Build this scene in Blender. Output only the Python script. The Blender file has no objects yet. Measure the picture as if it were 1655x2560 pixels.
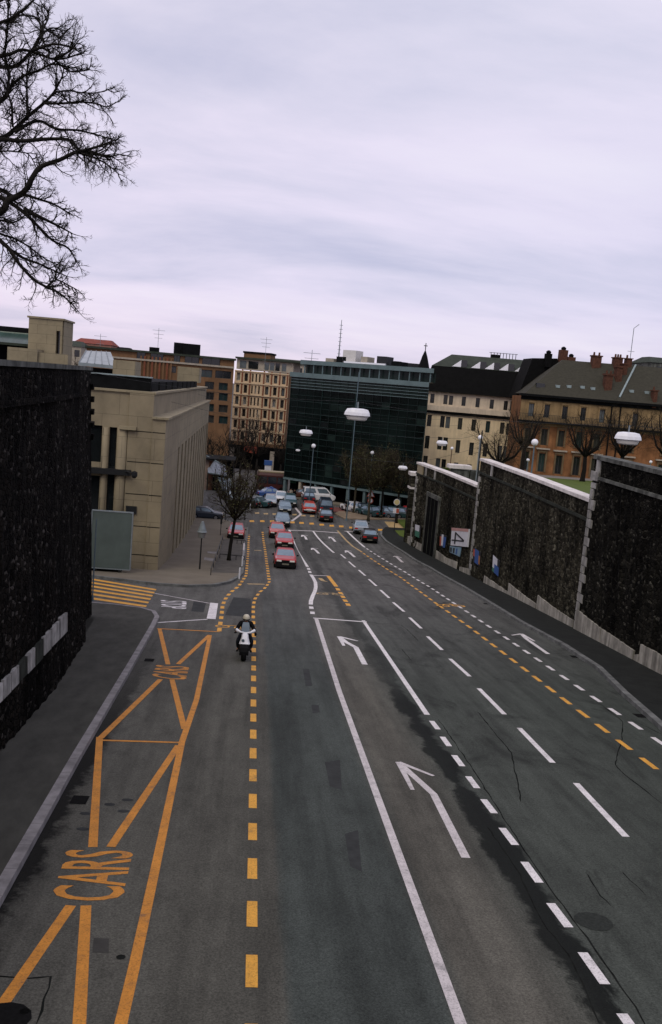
import bpy, bmesh, math, random
from mathutils import Vector, Matrix
random.seed(7)
sc = bpy.context.scene
COL = sc.collection
# ------------------------------------------------------------------ camera
FPX, CX, CY = 2300.0, 827.5, 1280.0
PSI, TH, ROLL = math.radians(4.933), math.radians(7.733), math.radians(4.8)
CAMP = Vector((0, 0, 7.2))
Fv = Vector((math.sin(PSI)*math.cos(TH), math.cos(PSI)*math.cos(TH), -math.sin(TH)))
R0 = Vector((math.cos(PSI), -math.sin(PSI), 0)); U0 = R0.cross(Fv)
Rv = math.cos(ROLL)*R0 + math.sin(ROLL)*U0
Uv = math.cos(ROLL)*U0 - math.sin(ROLL)*R0
cd = bpy.data.cameras.new('camera'); cam = bpy.data.objects.new('camera', cd); COL.objects.link(cam)
cd.sensor_fit = 'VERTICAL'; cd.sensor_height = 36; cd.lens = 36*FPX/2560; cd.clip_end = 6000; cd.clip_start = .1
cam.matrix_world = Matrix(((Rv.x, Uv.x, -Fv.x, CAMP.x), (Rv.y, Uv.y, -Fv.y, CAMP.y), (Rv.z, Uv.z, -Fv.z, CAMP.z), (0, 0, 0, 1)))
sc.camera = cam
# ------------------------------------------------------------------ world
SUN_EL, SUN_AZ = math.radians(48), math.radians(205)
w = bpy.data.worlds.new('World'); sc.world = w; w.use_nodes = True
nt = w.node_tree; nt.nodes.clear()
def nd(t, ty, **k):
    n = t.nodes.new(ty)
    for a, b in k.items():
        if a.startswith('i_'): n.inputs[a[2:].replace('_', ' ')].default_value = b
        else: setattr(n, a, b)
    return n
def ramp(t, stops, interp='LINEAR'):
    n = t.nodes.new('ShaderNodeValToRGB'); cr = n.color_ramp; cr.interpolation = interp
    while len(cr.elements) > 1: cr.elements.remove(cr.elements[-1])
    cr.elements[0].position = stops[0][0]; c = stops[0][1]; cr.elements[0].color = (*c, 1) if len(c) == 3 else c
    for p, c in stops[1:]:
        e = cr.elements.new(p); e.color = (*c, 1) if len(c) == 3 else c
    return n
def g3(v): return (v, v, v)
L = nt.links.new
out = nd(nt, 'ShaderNodeOutputWorld'); bg = nd(nt, 'ShaderNodeBackground'); bg.inputs['Strength'].default_value = 0.1
sky = nd(nt, 'ShaderNodeTexSky', sky_type='NISHITA', sun_disc=False, sun_elevation=SUN_EL, sun_rotation=SUN_AZ)
tc = nd(nt, 'ShaderNodeTexCoord'); sp = nd(nt, 'ShaderNodeSeparateXYZ'); L(tc.outputs['Generated'], sp.inputs[0])
za = nd(nt, 'ShaderNodeMath', operation='ADD'); L(sp.outputs['Z'], za.inputs[0]); za.inputs[1].default_value = 0.16
zm = nd(nt, 'ShaderNodeMath', operation='MAXIMUM'); L(za.outputs[0], zm.inputs[0]); zm.inputs[1].default_value = 0.05
dv = nd(nt, 'ShaderNodeVectorMath', operation='DIVIDE'); cb = nd(nt, 'ShaderNodeCombineXYZ')
L(tc.outputs['Generated'], dv.inputs[0]); [L(zm.outputs[0], cb.inputs[i]) for i in range(3)]; L(cb.outputs[0], dv.inputs[1])
mp = nd(nt, 'ShaderNodeMapping'); L(dv.outputs[0], mp.inputs['Vector'])
mp.inputs['Rotation'].default_value = (0, 0, math.radians(-24)); mp.inputs['Scale'].default_value = (0.50, 0.85, 0.0); mp.inputs['Location'].default_value = (3.1, 1.7, 0)
n1 = nd(nt, 'ShaderNodeTexNoise', i_Scale=1.1, i_Detail=8.0, i_Roughness=0.57, i_Distortion=0.25); L(mp.outputs[0], n1.inputs['Vector'])
r1 = ramp(nt, [(0.32, (5.6, 5.8, 7.4)), (0.44, (7.2, 7.1, 8.5)), (0.55, (8.5, 8.05, 9.4)), (0.72, (9.4, 9.0, 9.9))]); L(n1.outputs[0], r1.inputs[0])
# paler, pinker towards the horizon
rz = ramp(nt, [(0.0, (1.0, 0.93, 0.95)), (0.10, (.97, .95, 1.0)), (0.5, (1.06, 1.05, 1.04))]); L(sp.outputs['Z'], rz.inputs[0])
ml = nd(nt, 'ShaderNodeMix', data_type='RGBA', blend_type='MULTIPLY'); ml.inputs[0].default_value = 1
L(r1.outputs[0], ml.inputs[6]); L(rz.outputs[0], ml.inputs[7])
mx = nd(nt, 'ShaderNodeMix', data_type='RGBA'); mx.inputs[0].default_value = 0.94
rx_ = ramp(nt, [(0.35, (1.03, 1.0, 1.0)), (0.62, (.97, .98, .99)), (0.80, (.86, .89, .93))])   # heavier cloud towards the right
hx = nd(nt, 'ShaderNodeMath', operation='MULTIPLY_ADD'); L(sp.outputs['X'], hx.inputs[0]); hx.inputs[1].default_value = .5; hx.inputs[2].default_value = .5; L(hx.outputs[0], rx_.inputs[0])
m3 = nd(nt, 'ShaderNodeMix', data_type='RGBA', blend_type='MULTIPLY'); m3.inputs[0].default_value = 1; L(ml.outputs[2], m3.inputs[6]); L(rx_.outputs[0], m3.inputs[7])
L(sky.outputs[0], mx.inputs[6]); L(m3.outputs[2], mx.inputs[7]); L(mx.outputs[2], bg.inputs[0]); L(bg.outputs[0], out.inputs[0])
# ------------------------------------------------------------------ sun (overcast)
sl = bpy.data.lights.new('sun', 'SUN'); sl.energy = 1.0; sl.angle = math.radians(30); sl.color = (1, .94, .72)
so = bpy.data.objects.new('sun', sl); COL.objects.link(so)
sdir = Vector((math.sin(SUN_AZ)*math.cos(SUN_EL), math.cos(SUN_AZ)*math.cos(SUN_EL), math.sin(SUN_EL)))
so.rotation_euler = sdir.to_track_quat('Z', 'Y').to_euler()
sc.view_settings.view_transform = 'Standard'; sc.view_settings.look = 'None'; sc.view_settings.gamma = 1
sc.view_settings.exposure = 0.0
try: sc.cycles.max_bounces = 6
except Exception: pass

# ------------------------------------------------------------------ terrain profile and pixel -> place helpers
def zr(Y):
    if Y < 65: return -.1*Y
    if Y < 115: t = Y-65; return -6.5-(.1*t-.001*t*t)
    if Y < 135: return -9.0
    return -9.0-.055*(min(Y, 215)-135)
def ray(x, y): return Fv + Rv*((x-CX)/FPX) - Uv*((y-CY)/FPX)
def gp(x, y, off=0.0):
    d = ray(x, y); t = 3.0
    while t < 700:
        p = CAMP+d*t
        if p.z < zr(p.y)+off: break
        t += .5
    lo, hi = t-.5, t
    for _ in range(30):
        m = (lo+hi)/2; p = CAMP+d*m
        if p.z < zr(p.y)+off: hi = m
        else: lo = m
    return CAMP+d*lo
def g2(x, y, off=0.0): p = gp(x, y, off); return (p.x, p.y)
def at(x, y, Y): d = ray(x, y); return CAMP+d*(Y/d.y)
def atX(x, y, X): d = ray(x, y); return CAMP+d*(X/d.x)
def R1(x, y): return x/2.75, 760+y/2.75
def R2(x, y): return 480+x/2.484, 760+y/2.484
def R3(x, y): return 1000+x/2.351, 760+y/2.351
def R4(x, y): return 480+x/5.133, 1150+y/5.133
def R5(x, y): return 640+x/3.85, 1150+y/3.85
def R6(x, y): return 980+x/2.281, 1100+y/2.281
def R7(x, y): return x/2.406, 1200+y/2.406
def RA(x, y): return x/2.2, 1750+y/2.2
def RB(x, y): return 900+x/2.04, 1750+y/2.04
def RC(x, y): return 500+x/2.567, 1380+y/2.567
def RT(x, y): return x/2.979, y/2.979

# ------------------------------------------------------------------ materials
MATS = {}
def GC(c): return tuple(min(1.0, max(0, x)**1.18*1.04) for x in c[:3])   # overall albedo tuning: dark things a little darker
def mat(name, col, rough=.8, var=.25, scale=3.0, bump=0.0, metal=0.0, col2=None, stretch=(1, 1, 1), streak=0.0, alpha=None, spec=None):
    if name in MATS: return MATS[name]
    col = GC(col); col2 = GC(col2) if col2 else None
    m = bpy.data.materials.new(name); m.use_nodes = True; t = m.node_tree; b = t.nodes['Principled BSDF']; l = t.links.new
    tc = nd(t, 'ShaderNodeTexCoord'); mp = nd(t, 'ShaderNodeMapping'); l(tc.outputs['Object'], mp.inputs[0]); mp.inputs['Scale'].default_value = stretch
    n = nd(t, 'ShaderNodeTexNoise', i_Scale=scale, i_Detail=6.0, i_Roughness=.6); l(mp.outputs[0], n.inputs['Vector'])
    c2 = col2 or tuple(c*(1-var) for c in col); c1 = tuple(min(1, c*(1+var*.6)) for c in col) if not col2 else col
    r = ramp(t, [(.32, c2), (.68, c1)]); l(n.outputs[0], r.inputs[0]); src = r.outputs[0]
    if streak > 0:
        mp2 = nd(t, 'ShaderNodeMapping'); l(tc.outputs['Object'], mp2.inputs[0]); mp2.inputs['Scale'].default_value = (1.3, 1.3, .12)
        n2 = nd(t, 'ShaderNodeTexNoise', i_Scale=2.0, i_Detail=5.0, i_Roughness=.65); l(mp2.outputs[0], n2.inputs['Vector'])
        r2 = ramp(t, [(.38, g3(1-streak)), (.62, g3(1))]); l(n2.outputs[0], r2.inputs[0])
        mm = nd(t, 'ShaderNodeMix', data_type='RGBA', blend_type='MULTIPLY'); mm.inputs[0].default_value = 1
        l(src, mm.inputs[6]); l(r2.outputs[0], mm.inputs[7]); src = mm.outputs[2]
    l(src, b.inputs['Base Color']); b.inputs['Roughness'].default_value = rough; b.inputs['Metallic'].default_value = metal
    b.inputs['Specular IOR Level'].default_value = spec if spec is not None else (.18 if rough > .6 else .4)
    if bump > 0:
        n3 = nd(t, 'ShaderNodeTexNoise', i_Scale=scale*4, i_Detail=6.0); l(mp.outputs[0], n3.inputs['Vector'])
        bp = nd(t, 'ShaderNodeBump'); bp.inputs['Strength'].default_value = bump; bp.inputs['Distance'].default_value = .03; l(n3.outputs[0], bp.inputs['Height']); l(bp.outputs[0], b.inputs['Normal'])
    MATS[name] = m; return m
def glass(name, col, rough=.12, var=.3, scale=.6):
    return mat(name, col, rough, var, scale, spec=.6)
def stone_wall_mat(name, dark, mid, pale, cells=1.0, stain=.75, palefreq=.93):
    m = bpy.data.materials.new(name); m.use_nodes = True; t = m.node_tree; b = t.nodes['Principled BSDF']; l = t.links.new
    ge = nd(t, 'ShaderNodeNewGeometry'); mp = nd(t, 'ShaderNodeMapping'); l(ge.outputs['Position'], mp.inputs[0]); mp.inputs['Scale'].default_value = (.25, 2.1*cells, 3.4*cells)
    nz = nd(t, 'ShaderNodeTexNoise', i_Scale=1.3, i_Detail=3.0); l(mp.outputs[0], nz.inputs['Vector'])
    ad = nd(t, 'ShaderNodeMix', data_type='RGBA', blend_type='LINEAR_LIGHT'); ad.inputs[0].default_value = .25; l(mp.outputs[0], ad.inputs[6]); l(nz.outputs['Color'], ad.inputs[7])
    v = nd(t, 'ShaderNodeTexVoronoi', i_Scale=1.0); l(ad.outputs[2], v.inputs['Vector'])
    ve = nd(t, 'ShaderNodeTexVoronoi', feature='DISTANCE_TO_EDGE', i_Scale=1.0); l(ad.outputs[2], ve.inputs['Vector'])
    sx = nd(t, 'ShaderNodeSeparateColor'); l(v.outputs['Color'], sx.inputs[0])
    r = ramp(t, [(0, dark), (.45, tuple((a+b_)/2 for a, b_ in zip(dark, mid))), (palefreq-.12, mid), (palefreq, pale), (1, pale)]); l(sx.outputs[0], r.inputs[0])
    rm = ramp(t, [(.0, g3(.35)), (.07, g3(1))]); l(ve.outputs['Distance'], rm.inputs[0])
    m1 = nd(t, 'ShaderNodeMix', data_type='RGBA', blend_type='MULTIPLY'); m1.inputs[0].default_value = 1; l(r.outputs[0], m1.inputs[6]); l(rm.outputs[0], m1.inputs[7])
    mp2 = nd(t, 'ShaderNodeMapping'); l(ge.outputs['Position'], mp2.inputs[0]); mp2.inputs['Scale'].default_value = (.5, .5, .16)
    ns = nd(t, 'ShaderNodeTexNoise', i_Scale=1.0, i_Detail=8.0, i_Roughness=.65); l(mp2.outputs[0], ns.inputs['Vector'])
    rs = ramp(t, [(.36, g3(1-stain)), (.62, g3(1))]); l(ns.outputs[0], rs.inputs[0])
    m2 = nd(t, 'ShaderNodeMix', data_type='RGBA', blend_type='MULTIPLY'); m2.inputs[0].default_value = 1; l(m1.outputs[2], m2.inputs[6]); l(rs.outputs[0], m2.inputs[7])
    l(m2.outputs[2], b.inputs['Base Color']); b.inputs['Roughness'].default_value = .95; b.inputs['Specular IOR Level'].default_value = .04
    nb = nd(t, 'ShaderNodeTexNoise', i_Scale=9.0, i_Detail=5.0); l(ge.outputs['Position'], nb.inputs['Vector'])
    re = ramp(t, [(0, g3(0)), (.16, g3(1))]); l(ve.outputs['Distance'], re.inputs[0])
    mh = nd(t, 'ShaderNodeMath', operation='MULTIPLY_ADD'); l(nb.outputs[0], mh.inputs[0]); mh.inputs[1].default_value = .6; l(re.outputs[0], mh.inputs[2])
    bp = nd(t, 'ShaderNodeBump'); bp.inputs['Strength'].default_value = .9; bp.inputs['Distance'].default_value = .07; l(mh.outputs[0], bp.inputs['Height']); l(bp.outputs[0], b.inputs['Normal'])
    MATS[name] = m; return m
def clad_mat(name, col, bw=1.2, bh=.75, axis='YZ'):
    """stone cladding with thin dark joints, in world metres"""
    col = GC(col)
    m = bpy.data.materials.new(name); m.use_nodes = True; t = m.node_tree; b = t.nodes['Principled BSDF']; l = t.links.new
    ge = nd(t, 'ShaderNodeNewGeometry'); s = nd(t, 'ShaderNodeSeparateXYZ'); l(ge.outputs['Position'], s.inputs[0])
    ad = nd(t, 'ShaderNodeMath', operation='ADD'); l(s.outputs['X'], ad.inputs[0]); l(s.outputs['Y'], ad.inputs[1])
    c = nd(t, 'ShaderNodeCombineXYZ'); l(ad.outputs[0], c.inputs[0]); l(s.outputs['Z'], c.inputs[1])
    br = nd(t, 'ShaderNodeTexBrick'); l(c.outputs[0], br.inputs['Vector']); br.offset = 0.5
    br.inputs['Scale'].default_value = 1; br.inputs['Brick Width'].default_value = bw; br.inputs['Row Height'].default_value = bh
    br.inputs['Mortar Size'].default_value = .012; br.inputs['Mortar Smooth'].default_value = .3
    br.inputs['Color1'].default_value = (*col, 1); br.inputs['Color2'].default_value = (*[x*.95 for x in col], 1); br.inputs['Mortar'].default_value = (*[x*.4 for x in col], 1)
    n = nd(t, 'ShaderNodeTexNoise', i_Scale=.5, i_Detail=7.0, i_Roughness=.65); l(ge.outputs['Position'], n.inputs['Vector'])
    r = ramp(t, [(.3, g3(.66)), (.5, g3(.92)), (.7, g3(1.1))]); l(n.outputs[0], r.inputs[0])
    mm = nd(t, 'ShaderNodeMix', data_type='RGBA', blend_type='MULTIPLY'); mm.inputs[0].default_value = 1; l(br.outputs[0], mm.inputs[6]); l(r.outputs[0], mm.inputs[7])
    l(mm.outputs[2], b.inputs['Base Color']); b.inputs['Roughness'].default_value = .85
    MATS[name] = m; return m
def asphalt_mat():
    m = bpy.data.materials.new('asphalt_road'); m.use_nodes = True; t = m.node_tree; b = t.nodes['Principled BSDF']; l = t.links.new
    ge = nd(t, 'ShaderNodeNewGeometry'); s = nd(t, 'ShaderNodeSeparateXYZ'); l(ge.outputs['Position'], s.inputs[0])
    def noise(scale, st, detail=6.0, rough=.6, dist=0.0):
        mp = nd(t, 'ShaderNodeMapping'); l(ge.outputs['Position'], mp.inputs[0]); mp.inputs['Scale'].default_value = st
        n = nd(t, 'ShaderNodeTexNoise', i_Scale=scale, i_Detail=detail, i_Roughness=rough, i_Distortion=dist); l(mp.outputs[0], n.inputs['Vector']); return n.outputs[0]
    def mixm(a, bb, fac=1.0):
        mm = nd(t, 'ShaderNodeMix', data_type='RGBA', blend_type='MULTIPLY'); l(a, mm.inputs[6]); l(bb, mm.inputs[7])
        if isinstance(fac, float): mm.inputs[0].default_value = fac
        else: l(fac, mm.inputs[0])
        return mm.outputs[2]
    def math_(op, a, bb=None, c=None):
        n = nd(t, 'ShaderNodeMath', operation=op)
        for i, v in enumerate((a, bb, c)):
            if v is None: continue
            if isinstance(v, (int, float)): n.inputs[i].default_value = v
            else: l(v, n.inputs[i])
        return n.outputs[0]
    edge = noise(.9, (1, .35, 1))
    xj = math_('MULTIPLY_ADD', edge, .34, s.outputs['X'])     # x jittered by about 0..0.7
    xn = math_('MULTIPLY_ADD', xj, 1/24., 6/24.)              # -6..18 -> 0..1
    def P(x): return (x+.17+6)/24.
    k1 = (.086, .084, .071); k2 = (.050, .058, .053); k3 = (.090, .086, .072); k4 = (.052, .059, .051); k5 = (.047, .055, .047)
    rx = ramp(t, [(P(-3.4), k1), (P(.85), k1), (P(.98), k2), (P(3.1), k2), (P(3.6), k3), (P(4.5), k3), (P(5.6), k4), (P(8.4), k4), (P(12), k5)]); l(xn, rx.inputs[0])
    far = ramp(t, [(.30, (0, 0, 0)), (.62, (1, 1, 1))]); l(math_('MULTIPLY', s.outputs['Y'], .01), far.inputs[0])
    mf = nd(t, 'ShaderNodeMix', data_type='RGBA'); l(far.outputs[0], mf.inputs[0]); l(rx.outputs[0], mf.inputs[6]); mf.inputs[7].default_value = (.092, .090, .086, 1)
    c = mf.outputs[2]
    # slow, lengthways wear
    w1 = ramp(t, [(.32, g3(.76)), (.5, g3(1)), (.72, g3(1.16))]); l(noise(.55, (1, .16, 1), 7.0), w1.inputs[0]); c = mixm(c, w1.outputs[0])
    w2 = ramp(t, [(.32, g3(.80)), (.5, g3(1)), (.7, g3(1.12))]); l(noise(2.2, (1, .5, 1), 6.0, .7), w2.inputs[0]); c = mixm(c, w2.outputs[0])
    w3 = ramp(t, [(.34, g3(.55)), (.5, g3(1)), (.66, g3(1.5))]); l(noise(28, (1, 1, 1), 4.0, .8), w3.inputs[0]); c = mixm(c, w3.outputs[0])
    # dark resealed strip beside the second dashed line
    st = noise(.42, (1.0, .55, 1), 8.0, .72, .5)
    d = math_('ABSOLUTE', math_('SUBTRACT', s.outputs['X'], 5.45)); wd = math_('MULTIPLY_ADD', st, 2.2, -.78)
    sm = nd(t, 'ShaderNodeMapRange'); l(math_('SUBTRACT', wd, d), sm.inputs['Value']); sm.inputs['From Min'].default_value = -.06; sm.inputs['From Max'].default_value = .10
    ym = nd(t, 'ShaderNodeMapRange'); l(s.outputs['Y'], ym.inputs['Value']); ym.inputs['From Min'].default_value = 29; ym.inputs['From Max'].default_value = 33; ym.inputs['To Min'].default_value = 1; ym.inputs['To Max'].default_value = .45
    dr = ramp(t, [(0, g3(1)), (1, (.13, .15, .14))]); l(sm.outputs[0], dr.inputs[0]); c = mixm(c, dr.outputs[0], ym.outputs[0])
    # dirt in the left gutter
    gd = nd(t, 'ShaderNodeMapRange'); l(math_('MULTIPLY_ADD', noise(1.6, (1, 1, 1), 6.0, .75), -1.1, s.outputs['X']), gd.inputs['Value'])
    gd.inputs['From Min'].default_value = -3.95; gd.inputs['From Max'].default_value = -3.72
    gr = ramp(t, [(0, (.07, .07, .06)), (1, g3(1))]); l(gd.outputs[0], gr.inputs[0])
    ym2 = nd(t, 'ShaderNodeMapRange'); l(s.outputs['Y'], ym2.inputs['Value']); ym2.inputs['From Min'].default_value = 22; ym2.inputs['From Max'].default_value = 40; ym2.inputs['To Min'].default_value = 1; ym2.inputs['To Max'].default_value = 0
    c = mixm(c, gr.outputs[0], ym2.outputs[0])
    # blotches in the right lanes
    bl = ramp(t, [(.36, g3(.5)), (.46, g3(1))]); l(noise(.35, (1, .45, 1), 7.0, .68, 1.2), bl.inputs[0])
    xr = nd(t, 'ShaderNodeMapRange'); l(s.outputs['X'], xr.inputs['Value']); xr.inputs['From Min'].default_value = 4.5; xr.inputs['From Max'].default_value = 6.5; c = mixm(c, bl.outputs[0], xr.outputs[0])
    ws = ramp(t, [(.36, g3(.78)), (.5, g3(1)), (.64, g3(1.16))]); l(noise(1.1, (2.2, .05, 1), 5.0, .6), ws.inputs[0]); c = mixm(c, ws.outputs[0])
    l(c, b.inputs['Base Color']); b.inputs['Roughness'].default_value = .9; b.inputs['Specular IOR Level'].default_value = .2
    bp = nd(t, 'ShaderNodeBump'); bp.inputs['Strength'].default_value = .35; bp.inputs['Distance'].default_value = .01; l(noise(60, (1, 1, 1), 3.0), bp.inputs['Height']); l(bp.outputs[0], b.inputs['Normal'])
    MATS['asphalt_road'] = m; return m
def paint_mat(name, col, wear=.5):
    m = bpy.data.materials.new(name); m.use_nodes = True; t = m.node_tree; b = t.nodes['Principled BSDF']; l = t.links.new
    ge = nd(t, 'ShaderNodeNewGeometry')
    n = nd(t, 'ShaderNodeTexNoise', i_Scale=2.5, i_Detail=9.0, i_Roughness=.75); l(ge.outputs['Position'], n.inputs['Vector'])
    r = ramp(t, [(.30, tuple(c*.25+.05 for c in col)), (.34+.16*wear, tuple(c*.8 for c in col)), (.60, col)]); l(n.outputs[0], r.inputs[0])
    n2 = nd(t, 'ShaderNodeTexNoise', i_Scale=30, i_Detail=4.0, i_Roughness=.8); l(ge.outputs['Position'], n2.inputs['Vector'])
    r2 = ramp(t, [(.34, g3(.5)), (.5, g3(1))]); l(n2.outputs[0], r2.inputs[0])
    mm = nd(t, 'ShaderNodeMix', data_type='RGBA', blend_type='MULTIPLY'); mm.inputs[0].default_value = 1; l(r.outputs[0], mm.inputs[6]); l(r2.outputs[0], mm.inputs[7])
    l(mm.outputs[2], b.inputs['Base Color']); b.inputs['Roughness'].default_value = .75
    MATS[name] = m; return m
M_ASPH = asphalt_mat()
M_YEL = paint_mat('yellow_paint', (.78, .38, .045)); M_YEL2 = paint_mat('worn_yellow_paint', (.68, .27, .03), .6); M_YELP = paint_mat('pale_yellow_paint', (.55, .38, .17), .8)
M_WHT = paint_mat('white_paint', (.80, .76, .76)); M_WHT2 = paint_mat('worn_white_paint', (.64, .59, .59), .6)
M_PAVE = mat('pavement_asphalt', (.088, .087, .075), .9, .3, 2.0, .3, stretch=(1, .4, 1))
M_PAVER = mat('pavement_dark', (.026, .029, .026), .9, .35, 1.5, .3)
M_PAVEM = mat('pavement_concrete', (.21, .185, .15), .9, .18, .5, .2)
M_PAVEM2 = mat('tree_bed_ground', (.13, .12, .11), .9, .3, 1.5, .2)
M_KERB = mat('kerb_granite', (.30, .285, .285), .8, .35, 2.5, .3); M_KERBD = mat('kerb_dark', (.19, .195, .19), .85, .45, 2.0, .3)
for m_ in (M_KERB, M_KERBD):   # joints between the kerb stones
    t_ = m_.node_tree; b_ = t_.nodes['Principled BSDF']; sr = b_.inputs['Base Color'].links[0].from_socket
    g_ = nd(t_, 'ShaderNodeNewGeometry'); s_ = nd(t_, 'ShaderNodeSeparateXYZ'); t_.links.new(g_.outputs['Position'], s_.inputs[0])
    f_ = nd(t_, 'ShaderNodeMath', operation='FRACT'); t_.links.new(s_.outputs['Y'], f_.inputs[0]); r_ = ramp(t_, [(0, g3(.55)), (.012, g3(.6)), (.022, g3(1))]); t_.links.new(f_.outputs[0], r_.inputs[0])
    q_ = nd(t_, 'ShaderNodeMix', data_type='RGBA', blend_type='MULTIPLY'); q_.inputs[0].default_value = 1; t_.links.new(sr, q_.inputs[6]); t_.links.new(r_.outputs[0], q_.inputs[7]); t_.links.new(q_.outputs[2], b_.inputs['Base Color'])
M_WL = stone_wall_mat('soot_black_masonry', (.0035, .0033, .003), (.018, .015, .012), (.10, .09, .08), 2.4, .85, .987)
M_WR = stone_wall_mat('grey_rubble_masonry', (.020, .019, .014), (.088, .080, .058), (.17, .16, .12), 1.9, .86, .94)
M_WR3 = stone_wall_mat('dark_rubble_masonry', (.006, .006, .005), (.030, .028, .022), (.11, .105, .085), 1.8, .88, .96)
M_COPE = mat('pale_coping_stone', (.72, .68, .66), .85, .22, 1.2, .3, streak=.15)
M_COPED = mat('weathered_coping_stone', (.17, .175, .16), .9, .6, 1.6, .4, streak=.5)
M_STRING = mat('mossy_ledge_stone', (.055, .062, .05), .9, .6, 1.4, .4, streak=.4)
M_QUOIN = mat('pale_quoin_stone', (.42, .41, .39), .9, .45, 2.0, .4, streak=.4)
M_BASE = mat('pale_base_slab', (.45, .43, .38), .9, .35, 1.3, .3, streak=.55)
M_BEIGE = clad_mat('beige_cladding', (.30, .255, .175), 2.2, 1.4)
M_BEIGE2 = clad_mat('beige_cladding_fine', (.325, .28, .19), 1.8, .9)
M_DKMET = mat('dark_roof_metal', (.016, .017, .018), .8, .3, 2.0, spec=.05); M_BLK = mat('black_void', (.008, .008, .009), .8, .3, 2.0, spec=.04)
M_BLKMET = mat('black_painted_metal', (.02, .022, .024), .45, .3, 6.0)
M_GREYMET = mat('grey_painted_metal', (.23, .26, .28), .5, .2, 4.0)
M_BLUEMET = mat('blue_grey_painted_metal', (.13, .18, .21), .5, .2, 4.0)
M_WLAMP = mat('white_enamel', (.80, .80, .84), .35, .08, 4.0)
M_FROST = mat('frosted_lens', (.62, .60, .58), .3, .1, 4.0)
M_CREAM = mat('cream_render', (.80, .67, .47), .9, .12, .7, .1, streak=.12)
M_CREAMG = mat('grey_cream_render', (.66, .57, .46), .9, .14, .7, .1, streak=.15)
M_ORANGE = mat('orange_render', (.30, .155, .075), .9, .45, .6, .1, streak=.25); M_ORGY = mat('grey_ochre_render', (.36, .26, .145), .9, .3, .6, .1, streak=.25)
M_SUR = mat('dull_window_surround', (.20, .15, .09), .9, .3, 1.0); M_BROWN = mat('brown_stone', (.23, .14, .08), .9, .2, .5, .1, streak=.15); M_TRIM = mat('pale_stone_trim', (.40, .36, .30), .85, .2, 1.5)
M_GRIDW = mat('cream_grid_frame', (.58, .46, .32), .85, .12, .5); M_RED = mat('rust_red_pilaster', (.24, .10, .06), .85, .2, .8)
M_WING = glass('dark_window_glass', (.020, .024, .026)); M_WINL = glass('pale_window_glass', (.14, .16, .17)); M_WING2 = glass('dim_window_glass', (.055, .055, .05)); M_WINB = glass('green_window_glass', (.03, .055, .055))
M_GLB = mat('dark_green_curtain_glass', (.010, .017, .016), .22, .8, .25, spec=.16); M_GLB2 = mat('blue_green_curtain_glass', (.026, .042, .038), .2, .5, .3, spec=.2)
M_MULLV = mat('black_green_mullion', (.010, .020, .020), .5, .3, 2.0); M_MULL = mat('dark_green_mullion', (.018, .046, .042), .5, .5, .8); M_TEAL = mat('teal_band_metal', (.15, .205, .215), .5, .2, 1.0)
M_SLATE = mat('grey_brown_roof_tiles', (.070, .067, .052), .9, .25, 2.5, .4, stretch=(1, 1, 3)); M_SLATED = mat('black_slate', (.010, .010, .010), .95, .4, 2.0, .2, spec=.15)
M_GRNROOF = mat('grey_green_roof', (.060, .072, .056), .8, .3, 1.0); M_BRICK = mat('chimney_brick', (.13, .065, .045), .9, .4, 4.0, .3)
M_FLASH = mat('pale_metal_flashing', (.30, .36, .37), .5, .2, 2.0)
M_GRASS = mat('grass', (.13, .17, .035), .95, .5, 1.2, .4, col2=(.08, .11, .025))
M_GRAVEL = mat('gravel_path', (.25, .23, .21), .95, .2, 2.0, .3); M_EARTH = mat('town_ground', (.11, .105, .10), .95, .3, .3, .2)
M_BARK = mat('dark_bark', (.022, .019, .016), .95, .4, 6.0, .3); M_BARK2 = mat('mottled_plane_bark', (.085, .075, .055), .95, .6, 4.0, .3)
M_TWIG = mat('thin_twigs', (.030, .026, .021), .95, .3, 5.0); M_TWIG2 = mat('brown_twigs', (.060, .048, .034), .95, .4, 4.0)
M_LEAF = mat('withered_leaves', (.13, .135, .06), .9, .6, 2.0, col2=(.06, .055, .03))
M_BOARD = mat('grey_green_board', (.12, .147, .142), .7, .18, .7); M_TYRE = mat('tyre_rubber', (.012, .012, .013), .85, .3, 8.0)
M_RIM = mat('wheel_rim', (.28, .28, .29), .35, .2, 8.0, metal=.6); M_CHROME = mat('light_lens', (.75, .75, .72), .12, .1, 8.0)
M_TAIL = mat('red_tail_lens', (.55, .03, .02), .2, .2, 8.0); M_TRIMB = mat('black_plastic', (.012, .012, .013), .65, .3, 6.0, spec=.12)
M_CGLASS = mat('car_glass', (.26, .33, .38), .15, .15, 3.0, metal=.6); M_PLATE = mat('number_plate', (.20, .19, .15), .5, .1, 8.0)
M_SKIN = mat('skin', (.42, .24, .16), .6, .1, 8.0); M_DCLOTH = mat('black_leather', (.010, .010, .012), .7, .4, 9.0, spec=.1); M_JEANS = mat('dark_denim', (.02, .024, .035), .9, .3, 9.0)
M_WPLAS = mat('white_fairing_paint', (.80, .80, .84), .25, .05, 4.0); M_HELM = mat('cream_helmet', (.60, .56, .46), .3, .1, 5.0)

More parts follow.
